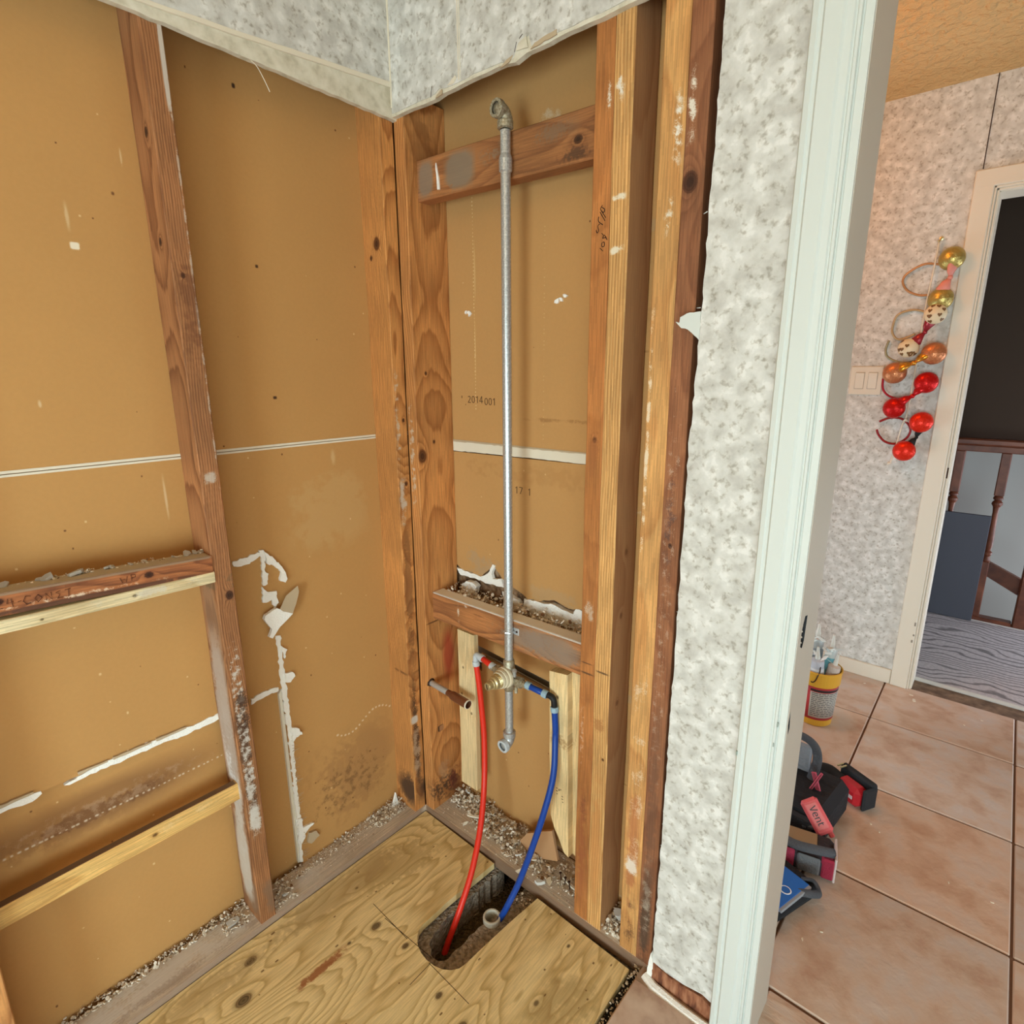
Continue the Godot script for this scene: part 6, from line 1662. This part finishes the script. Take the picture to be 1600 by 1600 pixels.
	for q in [[Vector3(0.006, 0.0052, 0.006), 0.0125], [Vector3(-0.012, 0.0052, 0.052), 0.014]]:
		g = MB.new()
		var rg := []
		for n in 21:
			rg.append(q[0] + Vector3(cos(TAU * n / 20.0), 0, sin(TAU * n / 20.0)) * q[1])
		g.tube(rg, [0.0016], 6, false, 0.4)
		obj("printed_ring", g.done(), mat(rgb(232, 236, 240), 0.5), bl)
	# crumbs on the tiles
	var n := 0
	for q in [[1.066, -1.74, 0.012], [1.08, -1.70, 0.020], [1.25, -1.62, 0.006], [1.30, -1.70, 0.005], [1.10, -0.80, 0.006], [1.075, -0.82, 0.005], [1.36, -0.72, 0.004], [1.02, -0.30, 0.007], [0.90, -1.72, 0.005], [1.27, -0.72, 0.004], [1.05, -0.35, 0.005], [1.17, -1.42, 0.004]]:
		chip("pale plaster crumb on the hall tiles", Vector3(q[0], 0.012, q[1]), Vector3(q[2], 0.006, q[2] * 0.45), Vector3(0, rng.randf() * 6.0, 0), M.facing, 400 + n, "plaster crumbs on the hall tiles")
		n += 1

# ---------------------------------------------------------------- stair landing past the far doorway
func build_landing():
	var s := setting("wall_landing", "dim walls of the stair landing, brown above and pale grey below the railing", "wall")
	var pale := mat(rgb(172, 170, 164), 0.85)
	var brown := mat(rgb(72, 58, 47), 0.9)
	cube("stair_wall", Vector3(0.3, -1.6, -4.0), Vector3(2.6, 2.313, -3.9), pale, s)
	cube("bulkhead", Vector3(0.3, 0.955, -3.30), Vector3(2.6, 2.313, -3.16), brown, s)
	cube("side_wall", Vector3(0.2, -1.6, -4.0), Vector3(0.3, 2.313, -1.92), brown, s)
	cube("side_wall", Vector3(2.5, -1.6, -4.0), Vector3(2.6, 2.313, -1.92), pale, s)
	cube("stair_floor", Vector3(0.2, -1.65, -4.0), Vector3(2.6, -1.6, -2.9), mat(rgb(110, 84, 62), 0.8), s)
	cube("landing_edge", Vector3(0.3, -1.6, -2.93), Vector3(2.5, 0.0, -2.90), brown, s)
	var c := setting("ceiling_landing", "ceiling over the stair landing", "ceiling")
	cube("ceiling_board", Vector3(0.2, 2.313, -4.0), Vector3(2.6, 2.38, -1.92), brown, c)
	var f := setting("floor_landing", "wooden landing floor and worn threshold beyond the hall tiles", "floor")
	cube("landing_boards", Vector3(0.3, -0.08, -2.93), Vector3(2.5, 0.006, -1.92), mat(rgb(104, 76, 56), 0.7), f)
	cube("threshold", Vector3(1.0, -0.02, -1.925), Vector3(1.80, 0.008, -1.80), tri_mat(ntex(noise(FastNoiseLite.TYPE_SIMPLEX, 0.03, 4, 95), [[0.0, rgb(90, 72, 58)], [1.0, rgb(150, 124, 100)]], 128), 0.3, 0.9), f)
	# rug with wavy lines
	var W := 512
	var H := 512
	var n := noise(FastNoiseLite.TYPE_SIMPLEX_SMOOTH, 1.0, 3, 19)
	var data := PackedByteArray()
	data.resize(W * H * 3)
	var at := 0
	for j in H:
		for i in W:
			var x := float(i) / W * 1.2
			var z := float(j) / H * 0.95
			var v := z * 25.0 + n.get_noise_2d(x * 1.4, z * 2.0) * 2.6 + n.get_noise_2d(x * 4.0 + 30.0, z * 6.0) * 0.5
			var fr := v - floorf(v)
			var d := minf(fr, 1.0 - fr)
			var k := 0.66 + 0.34 * smoothstep(0.03, 0.22, d)
			k *= 0.95 + 0.1 * n.get_noise_2d(x * 60.0, z * 60.0)
			data[at] = clampi(int(206 * k), 0, 255); data[at + 1] = clampi(int(199 * k), 0, 255); data[at + 2] = clampi(int(199 * k), 0, 255)
			at += 3
	var rm := mat(Color.WHITE, 0.95)
	rm.albedo_texture = ImageTexture.create_from_image(Image.create_from_data(W, H, false, Image.FORMAT_RGB8, data))
	var r := thing("landing_rug", "grey rug with dark wavy lines and a pale edge on the landing", "rug")
	obj("pile", slab(PackedVector2Array([Vector2(0.95, -1.915), Vector2(2.15, -1.900), Vector2(2.15, -2.832), Vector2(0.95, -2.832)]), 1, 0.0075, 0.009, null, Vector2(0.95, -2.85), Vector2(1.0 / 1.2, 1.0 / 0.95)), rm, r)
	for e in [[-1.912, -1.900, 0.0105], [-2.832, -2.830, 0.0085]]:
		var g := MB.new(true)
		g.tube(spline([Vector3(0.95, 0.013, e[0]), Vector3(1.3, 0.014, (e[0] + e[1]) / 2.0), Vector3(1.7, 0.013, (e[0] + e[1]) / 2.0), Vector3(2.15, 0.013, e[1])], 6), [e[2]], 8, true, 0.6)
		obj("bound_edge", g.done(), mat(rgb(206, 202, 194), 0.9), r)
	# railing
	var wd := tri_mat(ntex(noise(FastNoiseLite.TYPE_SIMPLEX, 0.02, 4, 97), [[0.0, rgb(88, 48, 34)], [0.5, rgb(116, 66, 46)], [1.0, rgb(140, 84, 60)]], 128), 0.4, 0.4)
	var z := -2.87
	var t := thing("stair_railing", "dark wooden stair railing with turned balusters at the landing's edge", "railing")
	var g := MB.new()
	g.bbox(Vector3(0.32, 0.955, z - 0.03), Vector3(1.372, 0.990, z + 0.03), 0.008)
	g.bbox(Vector3(0.32, 0.922, z - 0.02), Vector3(1.372, 0.956, z + 0.02), 0.004)
	obj("handrail", g.done(), wd, t)
	g = MB.new()
	g.bbox(Vector3(0.32, 0.006, z - 0.03), Vector3(1.37, 0.036, z + 0.03), 0.004)
	obj("base_rail", g.done(), wd, t)
	for x in [0.62, 0.83, 1.033, 1.219]:
		g = MB.new()
		g.bbox(Vector3(x - 0.021, 0.70, z - 0.021), Vector3(x + 0.021, 0.924, z + 0.021), 0.004)
		g.lathe([Vector2(0.014, 0.702), Vector2(0.021, 0.690), Vector2(0.021, 0.683), Vector2(0.014, 0.676), Vector2(0.022, 0.666), Vector2(0.023, 0.655), Vector2(0.015, 0.640), Vector2(0.012, 0.610), Vector2(0.013, 0.54), Vector2(0.017, 0.47), Vector2(0.0165, 0.43), Vector2(0.012, 0.405), Vector2(0.020, 0.395), Vector2(0.020, 0.385), Vector2(0.013, 0.372), Vector2(0.019, 0.352), Vector2(0.015, 0.342)], 16, Transform3D(Basis.IDENTITY, Vector3(x, 0, z)))
		g.bbox(Vector3(x - 0.017, 0.03, z - 0.017), Vector3(x + 0.017, 0.345, z + 0.017), 0.004)
		obj("baluster", g.done(), wd, t)
	var nw := thing("newel_post", "square dark newel post at the right end of the base rail", "post")
	g = MB.new()
	g.bbox(Vector3(1.373, 0.006, z - 0.04), Vector3(1.445, 0.70, z + 0.03), 0.006)
	g.bbox(Vector3(1.376, 0.69, z - 0.03), Vector3(1.442, 1.02, z + 0.025), 0.006)
	obj("post", g.done(), wd, nw)
	var st := thing("stair_stringer", "sloping dark wooden rail board running down behind the balusters", "stair rail")
	g = MB.new()
	slab(PackedVector2Array([Vector2(1.20, 0.342), Vector2(1.42, 0.236), Vector2(1.42, 0.132), Vector2(1.20, 0.262)]), 2, -2.965, 0.03, g)
	obj("stringer_board", slab(PackedVector2Array([Vector2(1.20, 0.342), Vector2(1.60, 0.150), Vector2(1.60, 0.046), Vector2(1.20, 0.262)]), 2, -2.965, 0.03), wd, st)
	var bd := thing("grey_panel", "plain dark grey panel leaning against the stair balusters", "panel")
	g = MB.new()
	g.bbox(Vector3(-0.33, 0.0, -0.009), Vector3(0.208, 0.58, 0.009), 0.002, Transform3D(Basis(Vector3.RIGHT, -0.012), Vector3(1.0, 0.0185, -2.812)))
	obj("board", g.done(), mat(rgb(82, 84, 94), 0.6), bd)

func _ready():
	build_view()
	make_materials()
	build_lights()
	build_shell()
	build_floors()
	build_hall()
	build_landing()
	build_doorway()
	build_framing()
	build_plumbing()
	build_rubble()
	build_headbands()
	build_bucket()
	build_tools()
